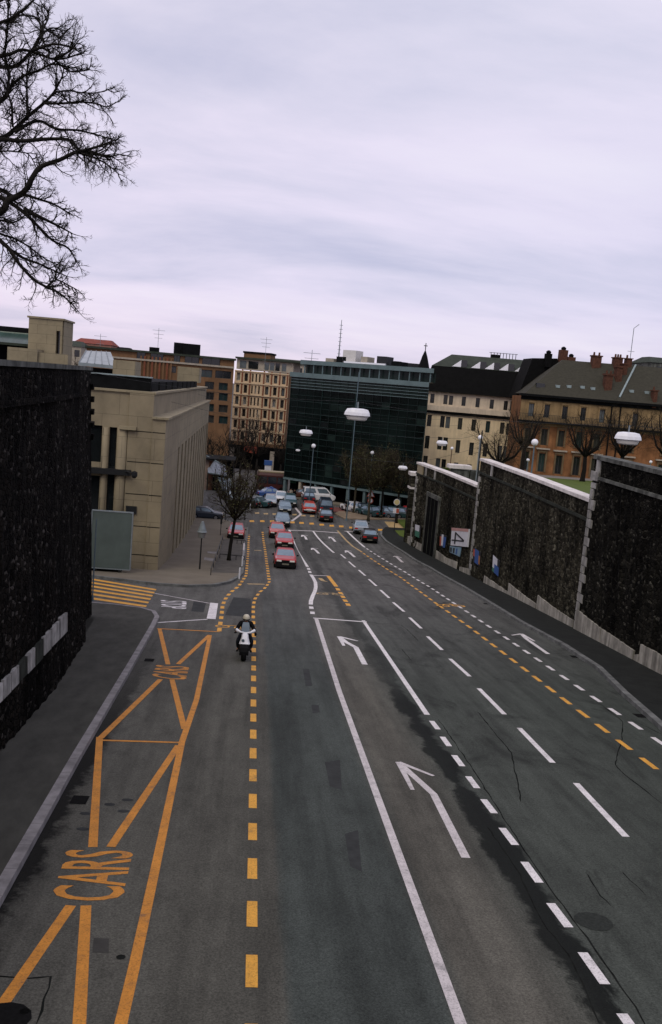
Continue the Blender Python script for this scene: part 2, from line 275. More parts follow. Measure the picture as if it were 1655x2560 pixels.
# ------------------------------------------------------------------ mesh builder
ORG = {}
class MB:
    def __init__(s): s.v = []; s.f = []
    def add(s, vs, fs):
        n = len(s.v); s.v += [Vector(v) for v in vs]; s.f += [tuple(i+n for i in f) for f in fs]; return s
    def hexa(s, p):  # 8 points: bottom 4 ccw, top 4 ccw
        return s.add(p, [(3, 2, 1, 0), (4, 5, 6, 7), (0, 1, 5, 4), (1, 2, 6, 5), (2, 3, 7, 6), (3, 0, 4, 7)])
    def box(s, x0, x1, y0, y1, z0, z1):
        return s.hexa([(x0, y0, z0), (x1, y0, z0), (x1, y1, z0), (x0, y1, z0), (x0, y0, z1), (x1, y0, z1), (x1, y1, z1), (x0, y1, z1)])
    def prism(s, poly, z0, z1):
        n = len(poly); return s.add([(x, y, z0) for x, y in poly]+[(x, y, z1) for x, y in poly],
            [tuple(range(n-1, -1, -1)), tuple(range(n, 2*n))]+[(i, (i+1) % n, (i+1) % n+n, i+n) for i in range(n)])
    def tube(s, pts, rad, n=8, cap=True):
        pts = [Vector(p) for p in pts]
        if not hasattr(rad, '__len__'): rad = [rad]*len(pts)
        base = len(s.v); a = None
        for i, p in enumerate(pts):
            d = (pts[min(i+1, len(pts)-1)]-pts[max(i-1, 0)])
            d = d.normalized() if d.length > 1e-9 else Vector((0, 0, 1))
            if a is None:
                a = d.orthogonal().normalized()
            else:
                a = (a-d*a.dot(d)); a = a.normalized() if a.length > 1e-6 else d.orthogonal().normalized()
            b = d.cross(a)
            for k in range(n):
                t = 2*math.pi*k/n; s.v.append(p+(a*math.cos(t)+b*math.sin(t))*rad[i])
        for i in range(len(pts)-1):
            for k in range(n):
                s.f.append((base+i*n+k, base+i*n+(k+1) % n, base+(i+1)*n+(k+1) % n, base+(i+1)*n+k))
        if cap:
            s.f.append(tuple(base+k for k in range(n-1, -1, -1))); s.f.append(tuple(base+(len(pts)-1)*n+k for k in range(n)))
        return s
    def lathe(s, prof, c=(0, 0, 0), n=16, axis='Z'):
        c = Vector(c); base = len(s.v)
        for r, h in prof:
            for k in range(n):
                t = 2*math.pi*k/n; x, y = r*math.cos(t), r*math.sin(t)
                s.v.append(c+Vector((x, y, h) if axis == 'Z' else ((h, x, y) if axis == 'X' else (x, h, y))))
        m = len(prof)
        for i in range(m-1):
            for k in range(n): s.f.append((base+i*n+k, base+i*n+(k+1) % n, base+(i+1)*n+(k+1) % n, base+(i+1)*n+k))
        s.f.append(tuple(base+k for k in range(n-1, -1, -1))); s.f.append(tuple(base+(m-1)*n+k for k in range(n)))
        return s
    def loft(s, secs, closed=True):
        base = len(s.v); n = len(secs[0])
        for q in secs: s.v += [Vector(p) for p in q]
        for i in range(len(secs)-1):
            for k in range(n if closed else n-1): s.f.append((base+i*n+k, base+i*n+(k+1) % n, base+(i+1)*n+(k+1) % n, base+(i+1)*n+k))
        s.f.append(tuple(base+k for k in range(n-1, -1, -1))); s.f.append(tuple(base+(len(secs)-1)*n+k for k in range(n)))
        return s
    def build(s, name, m, parent=None, smooth=False, bevel=0.0, kind=None, label=None):
        me = bpy.data.meshes.new(name); o_ = ORG.get(parent.name, Vector((0, 0, 0))) if parent else Vector((0, 0, 0))
        me.from_pydata([tuple(v-o_) for v in s.v], [], s.f); me.validate()
        bm = bmesh.new(); bm.from_mesh(me); bmesh.ops.recalc_face_normals(bm, faces=bm.faces)
        if bevel > 0: bmesh.ops.bevel(bm, geom=[e for e in bm.edges if len(e.link_faces) == 2 and e.calc_face_angle(0) > .5], offset=bevel, segments=2, affect='EDGES', clamp_overlap=True)
        bm.to_mesh(me); bm.free()
        me.materials.append(m)
        if smooth:
            for p in me.polygons: p.use_smooth = True
        o = bpy.data.objects.new(name, me); COL.objects.link(o)
        if parent: o.parent = parent; ORG[o.name] = o_
        if kind: o['kind'] = kind
        if label: o['label'] = label
        return o
def thing(name, label, cat, loc=(0, 0, 0), group=None, local=False):
    o = bpy.data.objects.new(name, None); COL.objects.link(o); o.empty_display_size = .3
    o.location = loc; o['label'] = label; o['category'] = cat
    if group: o['group'] = group
    ORG[o.name] = Vector((0, 0, 0)) if local else Vector(loc)
    return o

# ------------------------------------------------------------------ draped ground pieces
def drape(polys, off, thick=0.0, step=1.0, name='x', m=None, parent=None, kind=None, zf=None, label=None, xcut=None):
    zf = zf or zr
    bm = bmesh.new()
    for poly in polys:
        vs = [bm.verts.new((x, y, 0)) for x, y in poly]
        try: bm.faces.new(vs)
        except ValueError: pass
    bmesh.ops.triangulate(bm, faces=bm.faces[:])
    ys = [v.co.y for v in bm.verts]; y = math.floor(min(ys)/step)*step+step
    while y < max(ys):
        bmesh.ops.bisect_plane(bm, geom=bm.verts[:]+bm.edges[:]+bm.faces[:], plane_co=(0, y, 0), plane_no=(0, 1, 0), dist=1e-6)
        y += step
    for f in bm.faces:
        f.normal_update()
        if f.normal.z < 0: f.normal_flip()
    for v in bm.verts: v.co.z = zf(v.co.y)+off
    if thick > 0:
        be = [e for e in bm.edges if len(e.link_faces) == 1]
        r = bmesh.ops.extrude_edge_only(bm, edges=be)
        for v in [g for g in r['geom'] if isinstance(g, bmesh.types.BMVert)]: v.co.z -= thick
    me = bpy.data.meshes.new(name); bm.to_mesh(me); bm.free(); me.materials.append(m)
    o = bpy.data.objects.new(name, me); COL.objects.link(o)
    if parent: o.parent = parent
    if kind: o['kind'] = kind
    if label: o['label'] = label
    return o
def ribbon(pts, wd, closed=False):
    """mitred ribbon polygons (list of quads) along 2D polyline"""
    pts = [Vector((p[0], p[1])) for p in pts]; n = len(pts); Ls = []; Rs = []
    for i, p in enumerate(pts):
        a = pts[i]-pts[i-1] if i > 0 else pts[1]-pts[0]; b = pts[i+1]-pts[i] if i < n-1 else a
        a = a.normalized(); b = b.normalized(); t = (a+b).normalized(); nn = Vector((-t.y, t.x)); k = 1/max(.5, nn.dot(Vector((-a.y, a.x))))
        w_ = wd if not hasattr(wd, '__len__') else wd[i]
        Ls.append(p+nn*w_/2*k); Rs.append(p-nn*w_/2*k)
    return [[tuple(Ls[i]), tuple(Rs[i]), tuple(Rs[i+1]), tuple(Ls[i+1])] for i in range(n-1)]
def dashes(pts, on, off, phase=0.0):
    pts = [Vector((p[0], p[1])) for p in pts]; outp = []; s = -phase; draw = []
    cum = [0]
    for a, b in zip(pts, pts[1:]): cum.append(cum[-1]+(b-a).length)
    def P(d):
        for i in range(len(pts)-1):
            if d <= cum[i+1]: return pts[i].lerp(pts[i+1], (d-cum[i])/(cum[i+1]-cum[i]))
        return pts[-1]
    d = -phase
    while d < cum[-1]:
        a, b = max(0, d), min(cum[-1], d+on)
        if b-a > .05: outp.append([P(a), P((a+b)/2), P(b)])
        d += on+off
    return outp

# ================================================================== GROUND AND ROADS
def grid_sheet(xs, ys, zf, name, m, kind='structure', parent=None):
    mb = MB(); nx = len(xs); mb.v = [Vector((x, y, zf(x, y))) for y in ys for x in xs]
    mb.f = [(j*nx+i, j*nx+i+1, (j+1)*nx+i+1, (j+1)*nx+i) for j in range(len(ys)-1) for i in range(nx-1)]
    me = bpy.data.meshes.new(name); me.from_pydata([tuple(v) for v in mb.v], [], mb.f); me.materials.append(m)
    o = bpy.data.objects.new(name, me); COL.objects.link(o)
    if kind: o['kind'] = kind
    if parent: o.parent = parent
    return o
far = [240, 300, 400, 600, 1000, 2000, 4000]
grid_sheet([-4000, -1500, -600, -200, -60, -20, 0, 20, 60, 200, 600, 1500, 4000], [-60, -30]+list(range(-10, 236))+far, lambda x, y: zr(y)-.06, 'ground', M_EARTH)
road = drape([[(-9.2, -12), (16.5, -12), (18.5, 60), (18.5, 98), (60, 100), (60, 116), (24, 119.5), (5, 134), (-3, 150), (-3, 215), (-14, 215), (-14, 150), (-8, 118), (-60, 108), (-60, 92), (-8.0, 80), (-6, 62), (-45, 62), (-45, 42), (-7.0, 42)]], 0.0, 0, 1.0, 'road', M_ASPH, kind='structure')
def mark(name, polys, m=M_WHT, off=.004, label=None): return drape(polys, off, 0, 1.0, name, m, parent=road, label=label)
def px(pts, R=None): return [g2(*(R(*p) if R else p)) for p in pts]

# --- yellow bus lane lines
yl = [(.47, y) for y in (8.4, 20, 30, 40)]+px([(440, 432), (342, 430), (342, 392), (342, 360), (345, 330), (352, 302), (370, 275), (385, 255), (410, 238), (432, 212), (445, 190), (440, 155)][1:], RC)+px([(970, 1390), (955, 1295), (945, 1205), (935, 1135), (925, 1075), (915, 1025), (910, 960), (905, 915)], R4)
mark('dashed_line', [q for d in dashes(yl, .87, .85, phase=.0) for q in ribbon(d, .175 if d[0][1] < 60 else .22)], M_YEL)
y2 = px([(1318, 910), (1325, 865), (1333, 815), (1338, 760), (1350, 725), (1370, 695), (1400, 665), (1435, 640)], R7)+px([(695, 1480), (703, 1385), (712, 1280), (720, 1200), (722, 1130), (725, 1070), (727, 1020), (733, 960)], R4)
mark('dashed_line', [q for d in dashes(y2, .87, .85) for q in ribbon(d, .20)], M_YEL)
mark('cross_line', [q for q in ribbon(px([(305, 205), (415, 207)], RC), .35)], M_YELP)
mark('cross_line', [q for q in ribbon(px([(800, 1160), (890, 1162)], R4), .4)], M_YELP)
# --- white lines
wl = [(3.25, -2), (3.28, 11), (3.32, 20), (3.38, 30)]+px([(790, 1545)])
mark('solid_line', ribbon(wl, [.165, .165, .17, .18, .20]), M_WHT2)
mark('dashed_line', [q for s in ([(722, 398), (721, 383)], [(716, 365), (713, 350)], [(706, 134), (703, 122)], [(699, 114), (695, 103)]) for q in ribbon(px(s, RC), .24)])
mark('solid_line', ribbon(px([(711, 337), (712, 315), (722, 285), (738, 250), (743, 225), (741, 195), (728, 168), (712, 145)], RC), .24))
mark('solid_line', ribbon(px([(690, 95), (635, -2)], RC)+px([(430, 920), (320, 672)], R5), .24))
mark('solid_line', ribbon(px([(783, 1545), (917, 1555)]), .24)); mark('solid_line', ribbon(px([(908, 1551), (1068, 1787)]), .18))
xs2 = 5.83
segs = [((365, 107), (398, 150)), ((420, 188), (455, 236)), ((480, 282), (522, 338)), ((552, 390), (597, 450)), ((630, 507), (685, 578)), ((725, 653), (792, 740)), ((838, 826), (915, 932)), ((972, 1037), (1065, 1160)), ((1135, 1288), (1250, 1450)), ((1335, 1600), (1470, 1790))]
mark('dashed_line', [q for a, b in segs for q in ribbon(px([a, b], RB), .165)])
outer = [[(1440, 1958), (1565, 2092)], [(1298, 1820), (1382, 1907)], [(1197, 1721), (1261, 1786)], [(1125, 1647), (1174, 1691)], [(1069, 1591), (1105, 1625)], [(1024, 1544), (1053, 1571)], [(983, 1506), (1010, 1529)], [(951, 1475), (973, 1495)], [(922, 1448), (941, 1465)], [(897, 1425), (913, 1439)], [(872, 1404), (888, 1418)], [(852, 1386), (864, 1396)]]
mark('dashed_line', [q for s in outer for q in ribbon(px(s), .165)]+ribbon([(8.45, 11.0), (8.45, 14.4)], .165)+ribbon([(8.45, 4.5), (8.45, 7.9)], .165))
mark('solid_line', ribbon(px([(550, 685), (590, 740), (640, 795), (700, 850), (750, 893)], R5), .2))
ol = [(11.32, 18), (11.38, 23), (11.45, 30), (11.6, 38.6), (11.72, 46), (11.7, 55)]+px([(1400, 1135), (1300, 1075), (1200, 1010), (1100, 945), (1010, 880)], R5)
mark('dashed_line', [q for d in dashes(ol, 1.0, .75, .3) for q in ribbon(d, .17)], M_YEL)
mark('solid_line', ribbon(px([(1010, 880), (930, 830), (870, 775), (785, 680)], R5), .2), M_YELP)
wo = [(12.7, 22), (12.77, 31.5), (12.82, 36.6), (12.9, 43.6), (12.96, 52.7), (13.0, 64.2)]+px([(1430, 1075), (1340, 1025), (1235, 960), (1160, 915), (1040, 835)], R5)
mark('dashed_line', [q for d in dashes(wo, .9, .85, .2) for q in ribbon(d, .17)])
mark('solid_line', ribbon(px([(1040, 835), (875, 685)], R5), .22))
mark('cross_line', ribbon(px([(320, 676), (560, 684), (800, 702)], R5), .45), M_WHT2); mark('cross_line', ribbon(px([(850, 685), (950, 690)], R5), .45), M_WHT2)
mark('cross_line', ribbon(px([(362, 440), (432, 522), (345, 588)], R5), .3), M_WHT2)
mark('cross_line', ribbon(px([(712, 150), (825, 153)], RC), .3), M_WHT2)
mark('dashed_line', ribbon(px([(822, 153), (875, 222)], RC), .28)+[q for s in ([(880, 232), (890, 247)], [(897, 257), (907, 270)], [(912, 281), (922, 295)], [(927, 305), (938, 320)], [(945, 330), (955, 346)]) for q in ribbon(px(s, RC), .26)], M_YEL)
# --- arrows
def arrow(shaft, barbs, wd, m=M_WHT, R=None, bw=None):
    P = px(shaft, R); polys = ribbon(P, wd); tip = P[-1]
    obj = mark('lane_arrow', polys, m)
    if bw is None: bw = wd
    for i, b in enumerate(barbs):
        e = px([b], R)[0]
        o2 = mark('arrow_head', [q for q in ribbon([tip, e], [bw*.9, bw*.55])], m, .008+.004*i)
        o2.parent = obj
    return obj
arrow([(540, 805), (375, 480), (270, 385), (196, 318)], [(375, 388), (268, 460)], .18, M_WHT2, RB)
arrow([(1058, 722), (1000, 612), (935, 577), (893, 543)], [(1012, 572), (923, 603)], .23, M_WHT, RC)
arrow([(890, 1220), (765, 1133), (738, 1106)], [(683, 1114), (812, 1148)], .2, M_WHT, R6)
arrow([(487, 766), (472, 738), (445, 722)], [(500, 728), (440, 740)], .24, M_WHT, R5); arrow([(605, 900), (575, 868), (540, 848)], [(600, 852), (535, 866)], .24, M_WHT, R5)
arrow([(762, 786), (738, 756), (706, 740)], [(760, 746), (705, 756)], .24, M_WHT, R5); arrow([(950, 935), (905, 893), (865, 872)], [(925, 878), (862, 892)], .24, M_WHT, R5)
arrow([(1410, 985), (1372, 950), (1345, 925)], [(1320, 932), (1400, 942)], .26, M_WHT2, R5)
# --- bus box on the left
def yline(a, wd=.2, off=.004, m=M_YEL2): return mark('box_line', ribbon(px(a), wd), m, off)
yline([(290, 2610), (302, 2560), (332, 2432), (386, 2182), (455, 1855), (491, 1750), (525, 1588)], .165)
yline([(250, 1851), (452, 1857)], .12, .008); yline([(249, 1843), (232, 2118)], .17); yline([(446, 1864), (277, 2118)], .17, .008)
yline([(251, 1846), (401, 1699)], .17, .012); yline([(461, 1823), (430, 1699)], .17, .008); yline([(445, 1661), (524, 1588)], .17, .012); yline([(420, 1661), (399, 1572)], .17)
yline([(393, 1572), (549, 1580)], .16, .012); yline([(177, 2264), (-20, 2550)], .17); yline([(215, 2264), (196, 2600)], .17)
# --- bus stop letters
def text_mark(txt, quad, m, name='painted_word'):
    cu = bpy.data.curves.new('t', 'FONT'); cu.body = txt; cu.resolution_u = 3; cu.size = 1; cu.offset = .012
    to = bpy.data.objects.new('t', cu); COL.objects.link(to); bpy.context.view_layer.update()
    me = bpy.data.meshes.new_from_object(to.evaluated_get(bpy.context.evaluated_depsgraph_get()))
    bpy.data.objects.remove(to); bpy.data.curves.remove(cu)
    X = [v.co.x for v in me.vertices]; Y = [v.co.y for v in me.vertices]; x0, x1, y0, y1 = min(X), max(X), min(Y), max(Y)
    bl, br, tr, tl = [Vector(q) for q in quad]
    for v in me.vertices:
        u, s_ = (v.co.x-x0)/(x1-x0), (v.co.y-y0)/(y1-y0); p = bl.lerp(br, u).lerp(tl.lerp(tr, u), s_); v.co = (p.x, p.y, 0)
    bm = bmesh.new(); bm.from_mesh(me); ys = [v.co.y for v in bm.verts]; y = math.floor(min(ys))+1
    while y < max(ys):
        bmesh.ops.bisect_plane(bm, geom=bm.verts[:]+bm.edges[:]+bm.faces[:], plane_co=(0, y, 0), plane_no=(0, 1, 0)); y += 1
    for v in bm.verts: v.co.z = zr(v.co.y)+.006
    bm.to_mesh(me); bm.free(); me.name = name; me.materials.clear(); me.materials.append(m)
    o = bpy.data.objects.new(name, me); COL.objects.link(o); o.parent = road; return o
text_mark('CARS', px([(306, 2254), (335, 2128), (166, 2124), (126, 2250)]), M_YEL2)
text_mark('CARS', px([(465, 1702), (474, 1668), (390, 1662), (378, 1692)]), M_YEL2)
# bicycle symbols
def bike_symbol(c, s, ang, m=M_YEL):
    ca, sa = math.cos(ang), math.sin(ang)
    def T(x, y): return (c[0]+s*(x*ca-y*sa), c[1]+s*(x*sa+y*ca))
    pol = []
    for cx in (-.55, .55):
        pol += ribbon([T(cx+.38*math.cos(t*math.pi/6), .38*math.sin(t*math.pi/6)) for t in range(13)], .12*s)
    mark('bicycle_symbol', pol, m)
    o = mark('bicycle_symbol', ribbon([T(-.55, 0), T(-.2, .5), T(.4, .5), T(.55, 0)], .11*s)+ribbon([T(.35, .75), T(.4, .5)], .11*s), m, .008)
bike_symbol(gp(*R6(335, 945)), 1.0, math.radians(20)); bike_symbol(gp(*R7(1395, 885)), .8, math.radians(-8)); bike_symbol(gp(*RC(835, 270)), .9, math.radians(8), M_YELP)
mark('turn_symbol', ribbon(px([(770, 168), (790, 185), (812, 190)], RC), .3), M_YELP)
# zebra crossing of the side street
A, B_, C_, D_ = [Vector(q) for q in px([(520, 745), (862, 792), (945, 650), (560, 586)], R7)]
for k in range(7):
    t0, t1 = k/7+.02, k/7+.085
    mark('crossing_stripe', [[tuple(A.lerp(D_, t0)), tuple(B_.lerp(C_, t0)), tuple(B_.lerp(C_, t1)), tuple(A.lerp(D_, t1))]], M_YEL)
mark('stop_line', [px([(1265, 738), (1312, 742), (1297, 837), (1243, 834)], R7)]); mark('lane_line', ribbon(px([(930, 682), (1262, 742)], R7), .12), M_WHT2); mark('lane_line', ribbon(px([(945, 858), (1246, 838)], R7), .14))
text_mark('STOP', px([(965, 722), (968, 768), (1122, 778), (1124, 730)], R7), M_WHT)
# intersection crossings
mark('crossing_dashes', [px([(x-22, y-8), (x+20, y-8), (x+24, y+9), (x-20, y+9)], R5) for x, y in ((-40, 588), (60, 588), (155, 590), (255, 594), (350, 600), (438, 605), (535, 612), (632, 622), (728, 632), (820, 638), (918, 650), (1100, 668), (1195, 672))], M_YEL)
mark('crossing_dashes', [px([(x-22, y-6), (x+20, y-6), (x+22, y+7), (x-20, y+7)], R5) for x, y in ((10, 510), (95, 517), (180, 520), (275, 523), (370, 525), (455, 535), (540, 540))], M_YELP)
mark('crossing_patch', [px([(215, 668), (400, 672), (410, 740), (235, 745)], R4)], M_YELP); mark('crossing_patch', [px([(1235, 592), (1480, 602), (1480, 660), (1290, 658)], R5)], M_YELP)
mark('crossing_patch', [px([(130, 745), (300, 752), (480, 790), (250, 785)], R4)], M_YELP)
mark('red_surface', [px([(565, 440), (860, 462), (850, 500), (600, 500)], R5)], mat('worn_red_surface', (.22, .10, .09), .9, .3, 1.0))
# patches, covers
M_PATCH = mat('dark_asphalt_patch', (.055, .058, .058), .85, .3, 3.0, .2); M_TAR = mat('bitumen_seam', (.030, .032, .030), .97, .5, 3.0, spec=.0); M_PATCHM = mat('mid_asphalt_patch', (.085, .082, .075), .85, .25, 3.0, .2)
for q, mm in (([(515, 1308), (600, 1312), (598, 1392), (508, 1390)], M_PATCHM),):
    mark('asphalt_patch', [px(q, RA)], mm, .002)
for q in ([(660, 750), (700, 752), (722, 860), (678, 862)], [(715, 980), (762, 982), (770, 1030), (722, 1035)]): mark('asphalt_patch', [px(q, RC)], M_PATCH, .002)
for q in ([(812, 1905), (850, 1900), (855, 1975), (824, 1965)], [(862, 2085), (895, 2075), (905, 2180), (875, 2165)]): mark('asphalt_patch', [px(q)], M_PATCH, .002)
mark('asphalt_patch', [px([(1165, 730), (1240, 738), (1225, 795), (1150, 790)], R7)], M_PATCH, .002)
mark('asphalt_patch', [px([(215, 290), (325, 300), (335, 420), (160, 405)], RC)], M_PATCH, .002)
def seam(p, R=None, wd=.05):
    P = [Vector(q) for q in px(p, R)]; O = []; W2_ = []
    for a, b in zip(P, P[1:]):
        n = max(2, int((b-a).length/.25))
        for i in range(n): O.append(a.lerp(b, i/n)+Vector((random.uniform(-1, 1), random.uniform(-1, 1)))*.018); W2_.append(min(wd, .035)*random.uniform(.4, 1.2))
    O.append(P[-1]); W2_.append(.01); mark('tar_seam', ribbon(O, W2_), M_TAR, .003)
seam([(1200, 0), (1340, 110), (1335, 200), (1300, 330), (1350, 380), (1540, 530)], RB, .04); seam([(1385, 100), (1540, 175)], RB, .08)
seam([(400, 100), (560, 330), (730, 600), (980, 980), (1120, 1160), (1200, 1270), (1400, 1560), (1480, 1700)], RB, .10); seam([(650, 650), (800, 860), (930, 1130), (1060, 1300), (1160, 1500), (1220, 1650)], RB, .12)
seam([(600, 60), (690, 170), (770, 270), (800, 400), (820, 520)], RB, .10); seam([(1160, 890), (1230, 1000), (1280, 1050)], RB, .035); seam([(1340, 880), (1460, 1000)], RB, .035)
seam([(1075, 452), (1290, 468), (1330, 500), (1400, 570)], RC, .08); seam([(1290, 620), (1360, 700)], RC, .14); seam([(-10, 1520), (160, 1530), (290, 1520)], RA, .05); seam([(285, 1520), (200, 1782)], RA, .07)
mc = gp(*RA(20, 1750)); mark('manhole_cover', [[(mc.x+.35*math.cos(t*.524), mc.y+.35*math.sin(t*.524)) for t in range(12)]], mat('cast_iron', (.02, .02, .02), .95, .3, 20, spec=.03), .006)
for p_ in ((135, 1715), (665, 1415)):
    q = gp(*RA(*p_)); mark('manhole_cover', [[(q.x+.07*math.cos(t*.785), q.y+.07*math.sin(t*.785)) for t in range(8)]], M_TAR, .006)
q = gp(*RB(1190, 1130)); mark('manhole_cover', [[(q.x+.33*math.cos(t*.524), q.y+.33*math.sin(t*.524)) for t in range(12)]], mat('worn_cover', (.055, .06, .056), .95, .3, 20, spec=.03), .006)
for p_ in ((605, 575), (700, 550), (680, 612), (470, 625), (455, 710)):
    q = gp(*RA(*p_)); mark('oil_spot', [[(q.x+.11*math.cos(t*.785)*(1+.3*random.random()), q.y+.09*math.sin(t*.785)) for t in range(8)]], M_PATCH, .003)

for yy, xx in ((18.5, -3.36), (33.0, -3.55), (39.0, 14.75), (56.0, 15.05), (28.6, 13.3)):
    mark('drain_grate', [[(xx, yy), (xx+.34, yy), (xx+.34, yy+.5), (xx, yy+.5)]], mat('cast_iron', (.02, .02, .02), .95, .3, 20, spec=.03), .005)
# --- pavements with kerbs
KH = .14
kl = [(-3.42, -10), (-3.55, 8), (-3.63, 14.3), (-3.76, 21.4), (-3.88, 32), (-4.0, 40), (-4.08, 42.5), (-4.4, 44.0), (-5.1, 44.9), (-6.5, 45.4), (-9, 45.8), (-45, 46.5)]
drape([[(-3.42-.0, -10)][:0]+kl+[(-45, 41.0), (-6.7, 41.0), (-5.6, 27), (-5.3, -10)]], KH, KH, 1, 'pavement', M_PAVE, kind='structure')
drape(ribbon([(x+.0, y) for x, y in kl], .21), KH+.012, KH+.012, 1, 'kerb', M_KERB, kind='structure')
krp = [(11.0, -10), (11.9, 12), (12.7, 22), (13.53, 27.3), (14.17, 31.8), (15.0, 36.5), (15.3, 41.8), (15.2, 48.3), (15.5, 58), (15.66, 65)]+px([(1155, 1468), (1110, 1442), (1075, 1422), (1040, 1404), (1011, 1384), (985, 1368), (965, 1355), (952, 1340), (953, 1331)][2:])
kend = krp[-1]
drape([krp+[(kend[0]+1.0, kend[1]+4), (25, kend[1]+5), (25, 96), (18.6, 95), (18.6, -10)]], KH, KH, 1, 'pavement', M_PAVER, kind='structure')
drape(ribbon(krp, .24), KH+.012, KH+.012, 1, 'kerb', M_KERBD, kind='structure')
grs = px([(1335, 690), (1380, 740), (1470, 775), (1475, 690)], R5); drape([grs], KH+.03, .1, 1, 'grass_verge', M_GRASS, kind='structure')
mi = [(-45, 57.6)]+px([(205, 1440), (300, 1452), (390, 1463), (470, 1468), (535, 1466), (572, 1458), (596, 1445), (604, 1436)], None)+px([(670, 1250), (680, 1110), (700, 1000), (712, 880)], R4)
mi2 = mi+[(-1.0, 98), (-2.2, 103), (-5, 107), (-45, 112)]
drape([mi2], KH, KH, 1, 'pavement', M_PAVEM, kind='structure')
drape(ribbon(mi2, .24), KH+.012, KH+.012, 1, 'kerb', M_KERBD, kind='structure')
bed = px([(245, 1470), (400, 1030), (690, 1030), (650, 1300), (600, 1480)], R4, ) ; drape([bed], KH+.006, 0, 1, 'tree_bed', M_PAVEM2, kind='structure')
for q in ([(195, 1195), (320, 1200), (300, 1225), (200, 1215)], [(160, 1270), (290, 1290), (270, 1325), (150, 1300)]): drape([px(q, R4)], KH+.008, 0, 1, 'pavement_mark', M_KERB, kind='structure')
isl = px([(750, 520), (800, 500), (1475, 520), (1475, 580), (1010, 575), (850, 568)], R5); drape([isl], .12, .12, 1, 'traffic_island', mat('island_paving', (.30, .24, .18), .9, .2, 1.0), kind='structure')
# pavement along the glass building
G0 = gp(707, 1235); G1 = gp(1040, 1290)
gd = Vector((G1.x-G0.x, G1.y-G0.y)).normalized(); gn = Vector((gd.y, -gd.x))
if gn.y > 0: gn = -gn
drape([[(G0.x-gd.x*2, G0.y-gd.y*2), (G0.x+gn.x*2.4-gd.x*2, G0.y+gn.y*2.4-gd.y*2), (G1.x+gn.x*2.4+gd.x*10, G1.y+gn.y*2.4+gd.y*10), (G1.x+gd.x*10, G1.y+gd.y*10)]], .12, .12, 1, 'pavement', M_PAVEM, kind='structure')

# ================================================================== RETAINING WALLS
def wall_face(mb, pts, zb, zt, n_out, step=.3, amp=.05, batter=0.0):
    """displaced grid face; pts 2D polyline"""
    P = [Vector((p[0], p[1])) for p in pts]; S = []
    for a, b in zip(P, P[1:]):
        k = max(1, int((b-a).length/step)); S += [a.lerp(b, i/k) for i in range(k)]
    S.append(P[-1]); base = len(mb.v); rows = None
    nz = max(3, int((zt-zb(S[0].y))/step))
    for i, p in enumerate(S):
        z0 = zb(p.y)
        for j in range(nz+1):
            z = z0+(zt-z0)*j/nz; r = 0 if j in (0, nz) or i in (0, len(S)-1) else (random.random()-.5)*2*amp
            mb.v.append(Vector((p.x+n_out.x*r-batter*(z-zr(p.y)), p.y+n_out.y*r, z)))
    for i in range(len(S)-1):
        for j in range(nz): mb.f.append((base+i*(nz+1)+j, base+(i+1)*(nz+1)+j, base+(i+1)*(nz+1)+j+1, base+i*(nz+1)+j+1))
def strip_solid(mb, pts, side, d0, d1, zb, zt):
    """box strip along polyline between offsets d0,d1 to 'side' (unit x), z from zb(y) to zt(y)"""
    for a, b in zip(pts, pts[1:]):
        n = max(1, int((Vector(b)-Vector(a)).length/2.0))
        for i in range(n):
            p = Vector(a).lerp(Vector(b), i/n); q = Vector(a).lerp(Vector(b), (i+1)/n)
            f0 = zb if callable(zb) else (lambda y, z=zb: z); f1 = zt if callable(zt) else (lambda y, z=zt: z)
            X = sorted((d0*side, d1*side))
            mb.hexa([(p.x+X[0], p.y, f0(p.y)), (p.x+X[1], p.y, f0(p.y)), (q.x+X[1], q.y, f0(q.y)), (q.x+X[0], q.y, f0(q.y)),
                     (p.x+X[0], p.y, f1(p.y)), (p.x+X[1], p.y, f1(p.y)), (q.x+X[1], q.y, f1(q.y)), (q.x+X[0], q.y, f1(q.y))])
def zg(y): return zr(y)-.3
# -- left wall
LW = [(-5.25, -8), (-5.4, 14), (-5.5, 21), (-5.6, 28), (-6.12, 35.65)]; LT = 7.05
t = thing('retaining_wall', 'tall soot-blackened stone retaining wall filling the left edge above the pavement', 'wall', (-6.2, 20, zr(20)))
BT = .05
def bl(S, z): return [(x-BT*(z-zr(y)), y) for x, y in S]
mb = MB(); wall_face(mb, LW, zg, LT, Vector((1, 0)), .3, .04, BT); wall_face(mb, [(-6.12, 35.65), (-6.85, 35.66)], zg, LT, Vector((0, 1)), .3, .02, BT)
wall_face(mb, [(-6.85, 35.66), (-6.95, 41.75)], zg, LT, Vector((1, 0)), .3, .04, BT); wall_face(mb, [(-6.95, 41.75), (-45, 41.75)], zg, LT, Vector((0, 1)), .5, .04, BT)
wfo = mb.build('masonry_face', M_WL, t)
LWT = bl(LW, LT); LW2 = bl([(-6.9, 35.7), (-6.95, 41.8)], LT)
mb = MB(); strip_solid(mb, LWT, 1, -.8, .07, LT, LT+.14); strip_solid(mb, LW2, 1, -.8, .07, LT-.02, LT+.12); mb.box(-45, LW2[1][0]-.81, 41.2, 41.83, LT-.01, LT+.13); mb.build('coping', M_COPED, t)
mb = MB(); strip_solid(mb, bl(LW, LT-.9), 1, -.05, .10, LT-.95, LT-.80); mb.build('ledge', M_WL, t)
for k in range(5): xk = -6.95-BT*(LT-.7-k*.55-zr(41.7)); MB().box(xk-.02, xk+.13, 41.48, 41.84, LT-.85-k*.55, LT-.6-k*.55).build('corbel', M_WL, t)
